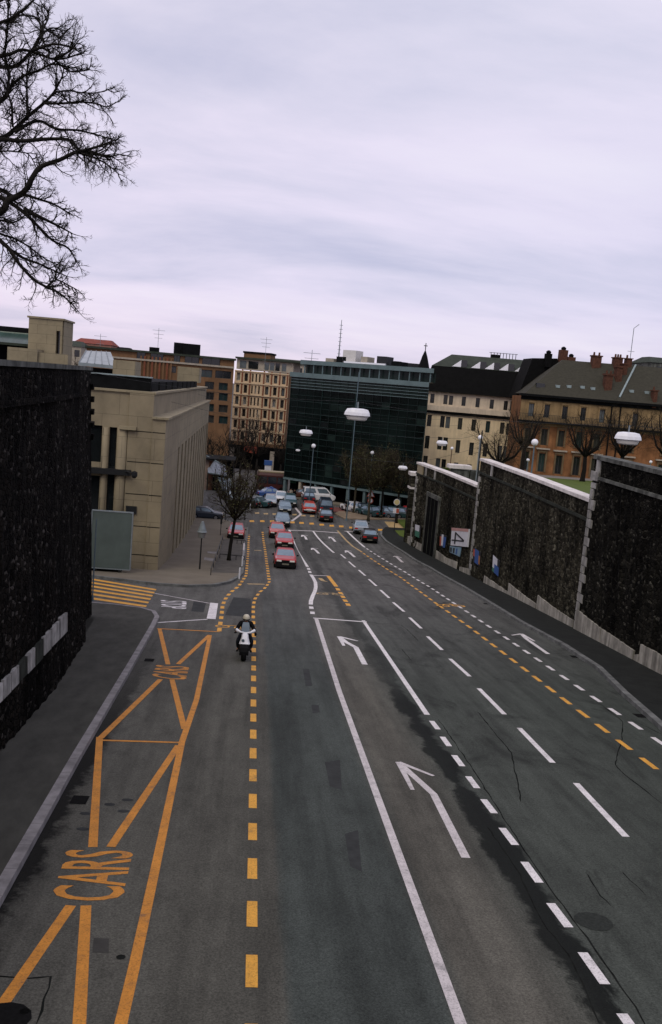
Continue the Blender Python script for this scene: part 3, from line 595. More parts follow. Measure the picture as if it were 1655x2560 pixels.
# pale slabs let into the wall, running down with the slope
pa, pb = Vector(RT(0, 0)), None
for k in range(11):
    t0, t1 = k/11, (k+.88)/11
    def wp(tt, lo):
        a = Vector(R7(-120, 1370 if not lo else 1480)); b = Vector(R7(412, 790 if not lo else 905)); q = a.lerp(b, tt)
        X = -5.56
        for _ in range(3):
            p = atX(q.x, q.y, X); 
            X = (-5.5+(-.1)*(p.y-21)/7 if p.y < 28 else -5.6-.52*(p.y-28)/7.65)+.075-BT*(p.z-zr(p.y))
        return p
    a0, a1, b0, b1 = wp(t0, True), wp(t1, True), wp(t0, False), wp(t1, False); j = random.uniform(-.06, .06)
    a0.z += j; a1.z += j*.6; b0.z += random.uniform(-.05, .05)
    MB().hexa([tuple(a0), tuple(a1), tuple(a1-Vector((.12, 0, 0))), tuple(a0-Vector((.12, 0, 0))), tuple(b0), tuple(b1), tuple(b1-Vector((.12, 0, 0))), tuple(b0-Vector((.12, 0, 0)))]).build('pale_block', M_QUOIN if k not in (5, 7) else M_STRING, t)
# upper terrace behind it
MB().box(-45, -7.6, -8, 41.5, LT-1.2, LT-.25).build('terrace_ground', M_GRAVEL, kind='structure')

# -- right walls
SEC3 = [(17.3, -8), (17.4, 20), (17.35, 35.6), (17.68, 47.0)]; SEC2 = [(17.74, 47.05), (18.05, 60), (18.05, 73)]; SEC1 = [(18.05, 73.05), (17.45, 84.2), (16.55, 93.5)]
def xw(y, S):
    for (x0, y0), (x1, y1) in zip(S, S[1:]):
        if y0 <= y <= y1: return x0+(x1-x0)*(y-y0)/(y1-y0)
    return S[0][0] if y < S[0][1] else S[-1][0]
def rwall(S, zt, label, m, mc, cap=.2, course=1.02, end=None):
    t = thing('retaining_wall', label, 'wall', (S[-1][0], S[-1][1], zr(S[-1][1])))
    mb = MB(); wall_face(mb, S, zg, zt-course, Vector((-1, 0)), .3, .05)
    e = S[-1]; wall_face(mb, [(e[0], e[1]), (e[0]+.75, e[1]+.02)], zg, zt-.01, Vector((0, 1)), .3, .02)
    o = mb.build('masonry_face', m, t)
    mb = MB(); strip_solid(mb, S, 1, .03, .6, zt-course-.02, zt-.01); mb.build('parapet', m, t)
    mb = MB(); strip_solid(mb, S, 1, -.10, .7, zt, zt+cap); mb.build('coping', mc, t)
    mb = MB(); strip_solid(mb, S, 1, -.09, .03, zt-course, zt-course+.16); mb.build('ledge', M_STRING if mc is not M_COPED else M_COPED, t)
    return t
w3 = rwall(SEC3, 4.62, 'highest and nearest section of dark stone retaining wall at the right edge', M_WR3, M_COPED)
w2 = rwall(SEC2, 2.3, 'middle section of stone retaining wall with pale coping below the grass', M_WR, M_COPE)
w1 = rwall(SEC1, .1, 'lowest and farthest section of stone retaining wall with a door and signboard', M_WR, M_COPE)
def quoins(t, S, y, zt, n, d=.45):
    z = zr(y)+.1; k = 0
    x = xw(y, S)
    while z < zt-.3:
        h = random.uniform(.42, .6); ln = d*(1.0 if k % 2 else .55)
        MB().box(x-.07, x+.3, y-ln, y+.012+.004*(k % 2), z+.02, min(z+h, zt-.25)-.02).build('quoin', M_QUOIN, t, bevel=.015); z += h; k += 1
quoins(w3, SEC3, 47.0, 3.65, 0, .75); quoins(w2, SEC2, 73.0, 1.3, 0, .7); quoins(w1, SEC1, 93.45, -.9, 0, .8)
MB().box(17.56, 17.66, 46.0, 47.06, 3.52, 3.98).build('corbel', M_QUOIN, w3)
# pale parapet piers
for tt, S, ys, zt in ((w2, SEC2, (69.2,), 2.3), (w1, SEC1, (90.2, 87.0), .1), (w3, SEC3, (46.3,), 4.62)):
    for y in ys: x = xw(y, S); MB().box(x-.03, x+.12, y-.3, y+.3, zt-.88, zt-.01).build('parapet_pier', M_QUOIN, tt)
x = xw(92, SEC1); MB().hexa([(x-.04, 91, -.78), (x+.1, 91, -.78), (x-.02, 93.3, -.78), (x-.16, 93.3, -.78), (x-.04, 91, .08), (x+.1, 91, .08), (x-.02, 93.3, .08), (x-.16, 93.3, .08)]).build('parapet_pier', M_BEIGE2, w1)
# stone base slabs, traced in photo along the foot of each section
base = [(w1, SEC1, [((80, 540), (80, 600)), ((160, 585), (165, 640)), ((245, 608), (240, 665))]), (w1, SEC1, [((250, 628), (246, 682)), ((305, 668), (305, 705)), ((365, 690), (366, 738))]),
        (w1, SEC1, [((384, 722), (382, 752)), ((436, 730), (436, 782))]), (w2, SEC2, [((524, 772), (520, 822)), ((600, 825), (600, 868)), ((655, 862), (655, 896))]),
        (w2, SEC2, [((664, 815), (655, 898)), ((720, 862), (715, 922)), ((825, 940), (815, 968))]), (w2, SEC2, [((832, 885), (820, 970)), ((905, 945), (895, 1010)), ((1035, 1032), (1025, 1078))]),
        (w3, SEC3, [((1052, 965), (1036, 1085)), ((1120, 1020), (1112, 1128)), ((1190, 1075), (1178, 1160))]), (w3, SEC3, [((1196, 1078), (1182, 1165)), ((1280, 1132), (1275, 1215)), ((1372, 1198), (1368, 1258))]),
        (w3, SEC3, [((1378, 1222), (1375, 1262)), ((1402, 1218), (1398, 1285))]), (w3, SEC3, [((1412, 1160), (1400, 1290)), ((1480, 1195), (1475, 1325)), ((1560, 1240), (1560, 1365))]), (w3, SEC3, [((1565, 1246), (1562, 1368)), ((1640, 1290), (1640, 1400)), ((1740, 1340), (1740, 1450))])]
for tt, S, prs in base:
    col = []
    for top, bot in prs:
        X = 17.4
        for _ in range(4):
            p = atX(*R6(*bot), X); X = xw(p.y, S)-.07
        # height along same wall column
        zt_ = None
        d = ray(*R6(*top)); best = None
        q = atX(*R6(*top), X)
        col.append((X, p.y, zr(p.y)-.05, max(q.z, zr(p.y)+.25)))
    mb = MB()
    for (x0, y0, a0, b0), (x1, y1, a1, b1) in zip(col, col[1:]):
        mb.hexa([(x0, y0, a0), (x0+.3, y0, a0), (x1+.3, y1, a1), (x1, y1, a1), (x0, y0, b0), (x0+.3, y0, b0), (x1+.3, y1, b1), (x1, y1, b1)])
    mb.build('base_slab', M_BASE, tt)
# doorway in the lowest section
dy0, dy1 = 84.6, 88.2
def xd(y): return xw(y, SEC1)
mb = MB(); mb.hexa([(xd(dy0)-.10, dy0, zr(86)-.3), (xd(dy0)+.1, dy0, zr(86)-.3), (xd(dy1)+.1, dy1, zr(86)-.3), (xd(dy1)-.10, dy1, zr(86)-.3), (xd(dy0)-.10, dy0, -2.55), (xd(dy0)+.1, dy0, -2.55), (xd(dy1)+.1, dy1, -2.55), (xd(dy1)-.10, dy1, -2.55)])
door = mb.build('door', M_BLK, w1)
for y in (dy0+1.1, dy0+2.3): MB().box(xd(y)-.14, xd(y)-.09, y-.05, y+.05, zr(y), -2.6).build('door_bar', M_STRING, door)
mb = MB()
for y in (dy0-.18, dy1+.18): mb.box(xd(y)-.16, xd(y)+.1, y-.17, y+.17, zr(y)-.1, -2.5)
mb.hexa([(xd(dy0)-.2, dy0-.4, -2.54), (xd(dy0)+.1, dy0-.4, -2.54), (xd(dy1)+.1, dy1+.4, -2.54), (xd(dy1)-.2, dy1+.4, -2.54), (xd(dy0)-.2, dy0-.4, -2.15), (xd(dy0)+.1, dy0-.4, -2.15), (xd(dy1)+.1, dy1+.4, -2.15), (xd(dy1)-.2, dy1+.4, -2.15)])
mb.build('door_surround', M_COPED, w1)
# the ramp-foot return pier left of the wall end
t = thing('stone_pier', 'narrow pale-edged stone pier beyond the far end of the wall', 'pier', (16.7, 95.5, zr(95)))
MB().box(16.35, 17.2, 95.0, 96.4, zr(95), -1.3).build('shaft', M_WR, t); MB().box(16.2, 17.35, 94.85, 96.55, -1.3, -.95).build('cap', M_COPE, t); MB().box(16.25, 17.3, 94.9, 96.5, -2.7, -2.5).build('band', M_COPE, t)

# -- signs on the wall
def wall_panel(name, label, cat, c, S, colors, group=None, prot=.18, R=R6):
    X = 17.4
    pts = []
    for q in c:
        X = 17.6
        for _ in range(4): p = atX(*R(*q), X); X = xw(p.y, S)-prot
        pts.append(p)
    ctr = sum(pts, Vector())/4; ctr.x = xw(ctr.y, S)-prot
    t = thing(name, label, cat, tuple(ctr), group)
    return t, pts
def panel_mesh(pts, dx0, dx1, inset=0.0, uv=(0, 1, 0, 1)):
    a, b, c, d = pts  # tl, tr, br, bl
    def P(u, v): return a.lerp(b, u).lerp(d.lerp(c, u), v)
    q = [P(uv[0], uv[3]), P(uv[1], uv[3]), P(uv[1], uv[2]), P(uv[0], uv[2])]
    bot = [v+Vector((dx0, 0, 0)) for v in q]; top = [v+Vector((dx1, 0, 0)) for v in q]
    return MB().hexa([tuple(v) for v in bot]+[tuple(v) for v in top])
def mc_(n, c): return mat('sign_'+n, c, .6, .12, 1.5)
W_, Bk, Bl, Rd, Gy = mc_('white', (.62, .62, .66)), mc_('black', (.02, .02, .025)), mc_('blue', (.045, .12, .33)), mc_('red', (.42, .11, .06)), mc_('grey', (.28, .34, .38))
t, P4 = wall_panel('signboard', 'large white board with a black 4 lying on its side, on the wall', 'sign', [(342, 500), (438, 508), (428, 610), (335, 600)], SEC1, None)
panel_mesh(P4, -.02, .12).build('board', W_, t)
panel_mesh(P4, -.035, -.022, uv=(0, 1, 0, .16)).build('red_stripe', mc_('pink', (.50, .30, .28)), t)
def stroke(a, b, th, m, name='numeral_stroke', dx=-.045):
    A_, B2 = Vector(a), Vector(b); d = (B2-A_).normalized(); n = Vector((-d.y, d.x))*th/2
    pp = [A_+n, B2+n, B2-n, A_-n]; tl, tr, br, bl = P4
    P = [tl.lerp(tr, p.x).lerp(bl.lerp(br, p.x), p.y) for p in pp]
    MB().hexa([tuple(v+Vector((dx, 0, 0))) for v in P]+[tuple(v+Vector((dx+.02, 0, 0))) for v in P]).build(name, m, t)
stroke((.06, .70), (.80, .70), .075, Bk); stroke((.28, .24), (.26, .90), .075, Bk, dx=-.05); stroke((.27, .26), (.80, .67), .075, Bk, dx=-.055)
tt, Pp = wall_panel('banner', 'pale blue banner with black strokes hanging under the white 4 board', 'banner', [(330, 604), (395, 612), (385, 665), (330, 640)], SEC1, None, prot=.12)
bo = panel_mesh(Pp, -.01, .05).build('cloth', mc_('paleblue', (.25, .36, .44)), tt)
for k, (u0, u1) in enumerate(((.05, .2), (.32, .47), (.6, .72))): panel_mesh(Pp, -.02, -.012, uv=(u0, u1, .2, .9)).build('stroke_mark', Bk if k < 2 else Bl, tt)
post = [('blue white and orange poster just left of the 4 board', [(275, 535), (312, 545), (302, 615), (272, 605)], SEC1, [(Rd, 0, .28, .2, .95), (W_, .28, .58, 0, .9), (Bl, .58, 1, .15, 1)]),
        ('deep blue poster with orange edge just right of the 4 board', [(465, 612), (505, 640), (500, 720), (462, 690)], SEC2, [(Rd, 0, .25, .1, .6), (Bl, .25, .8, 0, 1), (mc_('orange', (.4, .18, .07)), .8, 1, .3, .9)]),
        ('white and blue poster on a dark stone stretch, rightmost of the wall posters', [(578, 655), (613, 690), (607, 778), (572, 745)], SEC2, [(W_, 0, .7, 0, .75), (Bl, .3, 1, .45, 1), (mc_('green', (.06, .2, .14)), 0, .3, .75, 1)]),
        ('small white and green poster beside the far end of the wall', [(130, 480), (165, 490), (158, 560), (128, 545)], SEC1, [(W_, .1, .8, 0, .5), (mc_('green', (.06, .2, .14)), .1, .9, .5, 1)])]
for lb, c, S, cl in post:
    tt, Pp = wall_panel('poster', lb, 'poster', c, S, None, 'posters on the stone wall', .10)
    panel_mesh(Pp, -.01, .06).build('backing', Bk, tt)
    for i, (m_, u0, u1, v0, v1) in enumerate(cl): panel_mesh(Pp, -.018-.004*i, -.012-.004*i, uv=(u0, u1, v0, v1)).build('printed_area', m_, tt)

# -- ground behind the right walls
def tz(x, y):
    pl = 4.45-.056*y if y > 47 else 3.4
    if y > 72.9:
        low = -1.5-.05*(y-73); k = min(1, max(0, (x-20)/5)); k = k*k*(3-2*k); pl = low*(1-k)+min(pl, 4.45-.056*y)*k
    if y > 94: kk = min(1, (y-94)/6); pl = pl*(1-kk)+(zr(y)+.1 if x < 26 else pl)*kk
    return pl
grid_sheet([18.3, 19, 20, 21, 22, 23, 24, 25, 26, 28, 30, 34, 40, 60, 90], [-8, 20, 46.9, 47.1]+list(range(49, 72, 3))+[72.8, 73.0]+list(range(75, 127, 3))+[126.9], tz, 'grass_bank', M_GRASS)
drape([[(27, 112), (60, 116), (60, 126.5), (27, 126.5)]], .03, .2, 3, 'gravel_path', M_GRAVEL, kind='structure', zf=lambda y: 4.45-.056*y)
MB().box(24, 60, 126.6, 126.9, -9, -2.7).build('terrace_edge', M_COPED, kind='structure')

# ================================================================== BUILDINGS
class FC:
    """facade plane helper: u along p0->p1, z up, d outward"""
    def __init__(s, p0, p1):
        s.p = Vector((p0[0], p0[1], 0)); e = Vector((p1[0]-p0[0], p1[1]-p0[1], 0)); s.len = e.length; s.u = e.normalized(); s.n = Vector((s.u.y, -s.u.x, 0))
        if s.n.dot(CAMP-s.p) < 0: s.n = -s.n
    def P(s, u, z, d=0.0): q = s.p+s.u*u+s.n*d; return (q.x, q.y, z)
    def uz(s, x, y):
        d = ray(x, y); t = (s.p-CAMP).dot(s.n)/d.dot(s.n); q = CAMP+d*t; return ((q-s.p).dot(s.u), q.z)
    def box(s, mb, u0, u1, z0, z1, d0, d1):
        return mb.hexa([s.P(u0, z0, d1), s.P(u1, z0, d1), s.P(u1, z0, d0), s.P(u0, z0, d0), s.P(u0, z1, d1), s.P(u1, z1, d1), s.P(u1, z1, d0), s.P(u0, z1, d0)])
    def wall(s, u0, u1, z0, z1, holes, dep=.28, d=0.0):
        mb = MB(); us = sorted(set([u0, u1]+[h[0] for h in holes]+[h[1] for h in holes])); zs = sorted(set([z0, z1]+[h[2] for h in holes]+[h[3] for h in holes]))
        us = [u for u in us if u0 <= u <= u1]; zs = [z for z in zs if z0 <= z <= z1]
        for a, b in zip(us, us[1:]):
            for c, e in zip(zs, zs[1:]):
                mu, mz = (a+b)/2, (c+e)/2
                if any(h[0] < mu < h[1] and h[2] < mz < h[3] for h in holes): continue
                mb.add([s.P(a, c, d), s.P(b, c, d), s.P(b, e, d), s.P(a, e, d)], [(0, 1, 2, 3)])
        for a, b, c, e in holes:
            mb.add([s.P(a, c, d), s.P(b, c, d), s.P(b, e, d), s.P(a, e, d), s.P(a, c, d-dep), s.P(b, c, d-dep), s.P(b, e, d-dep), s.P(a, e, d-dep)], [(0, 1, 5, 4), (1, 2, 6, 5), (2, 3, 7, 6), (3, 0, 4, 7)])
        return mb
RW = random.Random(4)
def window(F, par, h, pm, fm, dep=.22, fr=.07, cross=True, d=0.0, sill=None):
    a, b, c, e = h; mb = MB(); w_ = fr
    if pm is M_WING: pm = RW.choice((M_WING, M_WING, M_WING, M_WING2, M_WING2, M_WINB, M_WINL))
    F.box(mb, a, a+w_, c, e, d-dep, d-dep+.06); F.box(mb, b-w_, b, c, e, d-dep, d-dep+.06); F.box(mb, a+w_, b-w_, c, c+w_, d-dep, d-dep+.06); F.box(mb, a+w_, b-w_, e-w_, e, d-dep, d-dep+.06)
    if cross: F.box(mb, (a+b)/2-w_*.4, (a+b)/2+w_*.4, c+w_, e-w_, d-dep, d-dep+.055)
    o = mb.build('window', fm, par)
    mb = MB(); mb.add([F.P(a, c, d-dep+.01), F.P(b, c, d-dep+.01), F.P(b, e, d-dep+.01), F.P(a, e, d-dep+.01)], [(0, 1, 2, 3)]); mb.build('pane', pm, o)
    if sill: mb = MB(); F.box(mb, a-.1, b+.1, c-.12, c, d, d+.12); mb.build('sill', sill, o)
    return o
MF_D = mat('dark_window_frame', (.06, .055, .05), .6, .2, 4); MF_W = mat('white_window_frame', (.5, .48, .45), .6, .2, 4)
MF_SH = mat('closed_shutter', (.15, .13, .10), .7, .2, 6)

# ---------------- museum-like stone hall (left)
t = thing('stone_hall', 'beige stone-clad hall with tall vertical fins lining the left side of the street', 'building', (-7, 62, zr(62)))
fl = lambda y: zr(y)-.3
mbx = MB(); mbx.hexa([(-30, 62.3, -7), (-7.0, 62.3, -7), (-7.0, 121, -9.2), (-30, 121, -9.2), (-30, 62.3, 5.72), (-7.0, 62.3, 5.72), (-7.0, 121, 5.72), (-30, 121, 5.72)]); mbx.build('wall', M_BEIGE, t)
# front volume with recesses is stacked in front of the main block
zt = 5.72
F = FC((-30, 62.0), (-6.98, 62.0))
def fu(x): return x+30
holes = [(fu(-12.6), fu(-10.25), .9+.05, 3.4), (fu(-12.6), fu(-10.25), -6.5, .05), (fu(-9.78), fu(-9.28), -6.5, 3.35)]
F.wall(0, fu(-6.98), -6.6, zt, holes, .29).build('front_wall', M_BEIGE, t)
for h in holes: mb = MB(); mb.add([F.P(h[0], h[2], -.28), F.P(h[1], h[2], -.28), F.P(h[1], h[3], -.28), F.P(h[0], h[3], -.28)], [(0, 1, 2, 3)]); mb.build('dark_window', M_WING, t)
for x0, x1, z0, z1 in ((-10.22, -9.82, -6.5, 3.3), (-9.24, -8.58, -6.5, 3.4)):
    MB().lathe([((x1-x0)/2, z0), ((x1-x0)/2, z1)], ((x0+x1)/2, 62.0, 0), 14).build('round_pier', M_BEIGE, t, smooth=True)
MB().box(-12.6, -8.2, 61.5, 61.995, .25, .62).build('balcony', M_BLKMET, t)
MB().box(-9.1, -8.0, 61.55, 61.98, 3.28, 3.5).build('capping', M_BEIGE2, t)
# corner pier A and B
MB().box(-8.55, -6.96, 61.86, 62.6, -6.6, 5.7).build('corner_pier', M_BEIGE, t)
MB().box(-6.955, -6.08, 61.75, 72.5, -7.6, 4.12).build('corner_pier', M_BEIGE, t)
MB().box(-7.0, -5.9, 61.6, 73.6, 4.12, 4.26).build('ledge', M_BEIGE2, t)
MB().hexa([(-7.0, 72.5, 1.5), (-6.10, 72.5, 1.5), (-6.35, 118, 1.5), (-7.0, 118, 1.5), (-7.0, 72.5, 4.12), (-6.10, 72.5, 4.12), (-6.35, 118, 4.12), (-7.0, 118, 4.12)]).build('lintel_band', M_BEIGE2, t)
MB().hexa([(-7.0, 73.6, 4.12), (-5.95, 73.6, 4.12), (-6.2, 118.2, 4.12), (-7.0, 118.2, 4.12), (-7.0, 73.6, 4.24), (-5.95, 73.6, 4.24), (-6.2, 118.2, 4.24), (-7.0, 118.2, 4.24)]).build('ledge', M_BEIGE2, t)
MB().hexa([(-6.98, 116.4, -9.1), (-6.3, 116.4, -9.1), (-6.35, 118.1, -9.1), (-6.98, 118.1, -9.1), (-6.98, 116.4, 1.5), (-6.3, 116.4, 1.5), (-6.35, 118.1, 1.5), (-6.98, 118.1, 1.5)]).build('corner_pier', M_BEIGE2, t)
n = 11
for k in range(n):
    y = 74.2+k*(116-74.2)/n; x = -6.12-.25*(y-72.5)/45
    MB().box(-6.98, x, y, y+2.05, zr(y)-.2, 1.5).build('fin', M_BEIGE2, t)
MB().hexa([(-6.98, 72.6, -8.9), (-6.30, 72.6, -8.9), (-6.56, 116.3, -8.9), (-6.98, 116.3, -8.9), (-6.98, 72.6, 1.49), (-6.30, 72.6, 1.49), (-6.56, 116.3, 1.49), (-6.98, 116.3, 1.49)]).build('window_band', mat('green_black_glazing', (.014, .018, .014), .4, .3, 1.0), t)
# corner grooves and joint courses
for z in (3.2, 1.15, -1.0, -3.15, -5.1): MB().box(-8.5, -7.0, 61.845, 61.858, z, z+.05).build('joint', M_DKMET, t); MB().box(-6.94, -6.1, 61.735, 61.748, z, z+.05).build('joint', M_DKMET, t)
# roof: cornice and dark metal upstand
MB().hexa([(-30, 61.85, 5.72), (-6.85, 61.85, 5.72), (-6.85, 121, 5.72), (-30, 121, 5.72), (-30, 61.85, 5.86), (-6.85, 61.85, 5.86), (-6.85, 121, 5.86), (-30, 121, 5.86)]).build('cornice', M_BEIGE2, t)
MB().box(-30, -7.35, 62.9, 63.4, 5.86, 6.75).build('roof_upstand', M_DKMET, t); MB().box(-30, -7.3, 62.8, 63.5, 6.75, 6.83).build('roof_edge', M_FLASH, t)
for k in range(9): y = 63.6+k*5; MB().box(-7.9, -7.35, y, y+3.9, 5.86, 6.5).build('roof_vent', M_DKMET, t)
MB().box(-29, -8.6, 64, 119, 5.87, 6.35).build('roof', M_DKMET, t)
for (x0, y0), (x1, y1), Y in (((778, 378), (926, 490), 84), ((1222, 425), (1362, 600), 108)):
    a = at(*R1(x0, y0), Y); b = at(*R1(x1, y1), Y); MB().box(a.x, b.x, Y, Y+4, 6.34, (a.z+b.z)/2 if False else a.z-.05).build('roof_block', M_BEIGE2, t, bevel=.03)
MB().box(-7.0+.9, -6.02, 0, 0.01, 0, .01)
o = MB().box(-8.4, -7.7, 61.74, 61.85, -2.3, -1.8).build('wall_plate', M_BLKMET, t)
for k in range(2):
    MB().tube([(-8.6, 61.8, .45), (-8.35, 61.2, .55), (-7.9, 60.9, .5)], .05, 6).build('lamp_arm', M_BLKMET, t) if k == 0 else MB().lathe([(.02, .28), (.2, .2), (.2, -.05), (.1, -.2)], (-7.85, 60.85, .4), 10).build('lantern', M_BLKMET, t)

# ---------------- tower block behind the left wall
Y = 92; a = at(*R1(200, 82), Y); b = at(*R1(440, 120), Y+1)
t = thing('stone_tower', 'beige stone roof tower with a dark vertical slit rising behind the left wall', 'tower', (a.x+2, Y, 0))
F = FC((a.x, Y), (b.x+.1, Y)); W = F.len
s0 = F.uz(*R1(388, 190))[0]; s1 = F.uz(*R1(415, 190))[0]; zs = F.uz(*R1(400, 185))[1]
F.wall(0, W, -2, a.z-.15, [(s0, s1, -1.5, zs)], .6).build('wall', M_BEIGE2, t)
mb = MB(); F.box(mb, 0, W, -2, a.z-.15, -5, -.61); mb.build('core', M_BEIGE2, t)
mb = MB(); mb.add([F.P(s0, -1.5, -.58), F.P(s1, -1.5, -.58), F.P(s1, zs, -.58), F.P(s0, zs, -.58)], [(0, 1, 2, 3)]); mb.build('slit_window', M_WING, t)
mb = MB(); F.box(mb, -.15, W+.15, a.z-.15, a.z+.02, -5.1, .12); mb.build('coping', M_BEIGE2, t)
u0, z0 = F.uz(*R1(100, 300)); u1, z1 = F.uz(*R1(300, 330)); mb = MB(); F.box(mb, u0, u1, -2, z0, .02, 2.5); mb.build('side_block', M_BEIGE2, t)
u1b, _ = F.uz(*R1(500, 350)); z2 = F.uz(*R1(470, 350))[1]; mb = MB(); F.box(mb, u1+.02, u1b, -2, z2, .5, 2.2); mb.build('side_block', M_BEIGE2, t)
# green glazed vault
t = thing('glazed_vault', 'dark pavilion with a green ribbed glass roof at the far left edge behind the wall', 'building', (at(30, 870, 96).x, 96, 0))
c0 = at(*R1(-60, 250), 96); c1 = at(*R1(352, 290), 96); mb = MB(); zt0 = at(*R1(180, 195), 96).z; zb0 = at(*R1(180, 275), 96).z
prof = [(96+3*math.sin(k/8*math.pi/2), zb0+(zt0-zb0)*math.sin(k/8*math.pi/2) if 0 else zb0+(zt0-zb0)*(k/8)**.7) for k in range(9)]
mb.loft([[(x_, y_, z_) for y_, z_ in prof]+[(x_, 99, zb0-.1)] for x_ in (c0.x, c1.x)]); mb.build('glass_roof', mat('green_roof_glass', (.055, .10, .085), .3, .4, 1.0, stretch=(3, .2, .2)), t)
MB().box(c0.x-4, c1.x-.3, 97, 106, -2, zb0-.05).build('wall', M_BLK, t); zz = at(*R1(100, 158), 99).z; MB().box(c0.x-4, at(*R1(198, 165), 99).x, 99.1, 103, zb0, zz).build('upper_storey', M_DKMET, t)
MB().box(c0.x-4, at(*R1(260, 165), 96).x, 95.7, 96.0, zb0-.25, zb0).build('gutter', M_GRNROOF, t)
# skylights and roofs beyond
t = thing('skylight_roof', 'pale blue-grey glass skylight roof sloping behind the stone tower', 'roof', (at(230, 890, 120).x, 120, 0))
pts = [at(*R1(540, 400), 118), at(*R1(800, 425), 118), at(*R1(760, 330), 124), at(*R1(590, 320), 124)]
mb = MB(); mb.hexa([tuple(p-Vector((0, 0, .4))) for p in pts]+[tuple(p) for p in pts]); mb.build('glass_roof', mat('pale_skylight', (.30, .34, .36), .3, .2, 1.0), t)
x0, x1 = at(*R1(515, 420), 119).x, at(*R1(800, 425), 119).x; zl = at(*R1(520, 402), 118).z; MB().box(x0, x1, 118.3, 126, -9, zl-.45).build('wall', M_BLK, t)
for k in range(5): p = pts[0].lerp(pts[1], (k+.1)/5); q = pts[3].lerp(pts[2], (k+.1)/5); MB().tube([p+Vector((0, 0, .05)), q+Vector((0, 0, .05))], .06, 4).build('glazing_bar', M_GREYMET, t)

# ---------------- generic roof and window helpers for photo facades
def pxrect(F, R, x0, x1, y0, y1):
    a = F.uz(*R(x0, y0)); b = F.uz(*R(x1, y1)); c = F.uz(*R((x0+x1)/2, (y0+y1)/2)); return a, b, c
def holes_from(F, R, lst, wpx, hpx):
    H = []
    for x, y in lst:
        c = F.uz(*R(x, y)); d1 = F.uz(*R(x+wpx/2, y)); dz = F.uz(*R(x, y-hpx/2)); wdt = abs(d1[0]-c[0]); hh = abs(dz[1]-c[1])
        H.append((round(c[0]-wdt, 3), round(c[0]+wdt, 3), round(c[1]-hh, 3), round(c[1]+hh, 3)))
    return H
# ---------------- brown office building (back left)
pl = at(*R1(880, 330), 186); pr = at(*R2(262, 380), 190)
F = FC((pl.x-8, 186), (pr.x, 190)); zt = F.uz(*R1(1300, 362))[1]; W = F.len
t = thing('office_building', 'orange-brown stone office block with square windows behind the beige hall', 'building', tuple(F.P(W/2, -12)))
lst = []
H = []
for r_, y in enumerate((478, 560, 632, 712, 790)):
    H += holes_from(F, R1, [(1420 if r_ == 0 else 1440, y+0), (1535, y+8)], 62 if r_ else 110, 52)
H[0] = (H[0][0], min(H[0][1], H[1][0]-.6), H[0][2], H[0][3])
H += holes_from(F, R2, [(190, 436), (184, 508), (178, 578), (172, 648), (166, 716)], 50, 42)
seen = []; 
H = [h for h in H if 0 < h[0] and h[1] < W-.2]
H2 = []
for h in H:
    if not any(abs((h[0]+h[1])/2-(g[0]+g[1])/2) < 1.5 and abs((h[2]+h[3])/2-(g[2]+g[3])/2) < 1.5 for g in H2): H2.append(h)
top = []
for x0, x1 in ((1000-60, 1000), (1035, 1125), (1195, 1240), (1270, 1370), (1390, 1515)):
    a = F.uz(*R1(x0, 350+(x0-940)*.08)); b = F.uz(*R1(x1, 350+(x1-940)*.08)); top.append((a[0], b[0], a[1]-1.1, a[1]+1.1-.3))
left = holes_from(F, R1, [(935, 430), (1190, 450)], 44, 46)
allh = H2+top+left
F.wall(0, W, -13.5, zt, allh, .5).build('wall', M_BROWN, t)
for i, h in enumerate(allh): window(F, t, h, (M_WINB, M_WING, M_WING)[i % 3], MF_D, .42, .10)
mb = MB(); F.box(mb, 0, W, -13.5, zt-.02, -14, -.55); mb.build('core', M_BROWN, t)
mb = MB(); F.box(mb, -.3, W+.3, zt, zt+.4, -14, .5); mb.build('roof_slab', M_GRNROOF, t)
z5 = F.uz(*R1(1300, 405))[1]; mb = MB(); F.box(mb, 0, W, z5-.35, z5, .02, .4); mb.build('cornice', M_TRIM, t)
for k in range(9):
    u = F.uz(*R1(960+k*26, 440))[0]; zc = F.uz(*R1(1060, 440))[1]; mb = MB(); F.box(mb, u, u+.35, zc-2.6, zc+2.2, .02, .3); mb.build('rib', M_RED if k % 2 else M_BROWN, t)
for (x, y, w_, h_) in ((1325, 308, 120, 72), ):
    u, z = F.uz(*R1(x, y)); u2 = F.uz(*R1(x+w_/2, y))[0]; mb = MB(); F.box(mb, 2*u-u2, u2, zt+.4, z+(F.uz(*R1(x, y-h_/2))[1]-z), -6, -3); mb.build('plant_room', M_DKMET, t)
for x, y0, h_ in ((1065, 305, .6), (1238, 290, 1.6)): u, z = F.uz(*R1(x, y0)); mb = MB(); F.box(mb, u-1, u+1, zt+.4, z+h_*.5, -5, -4); mb.build('roof_unit', M_DKMET, t)
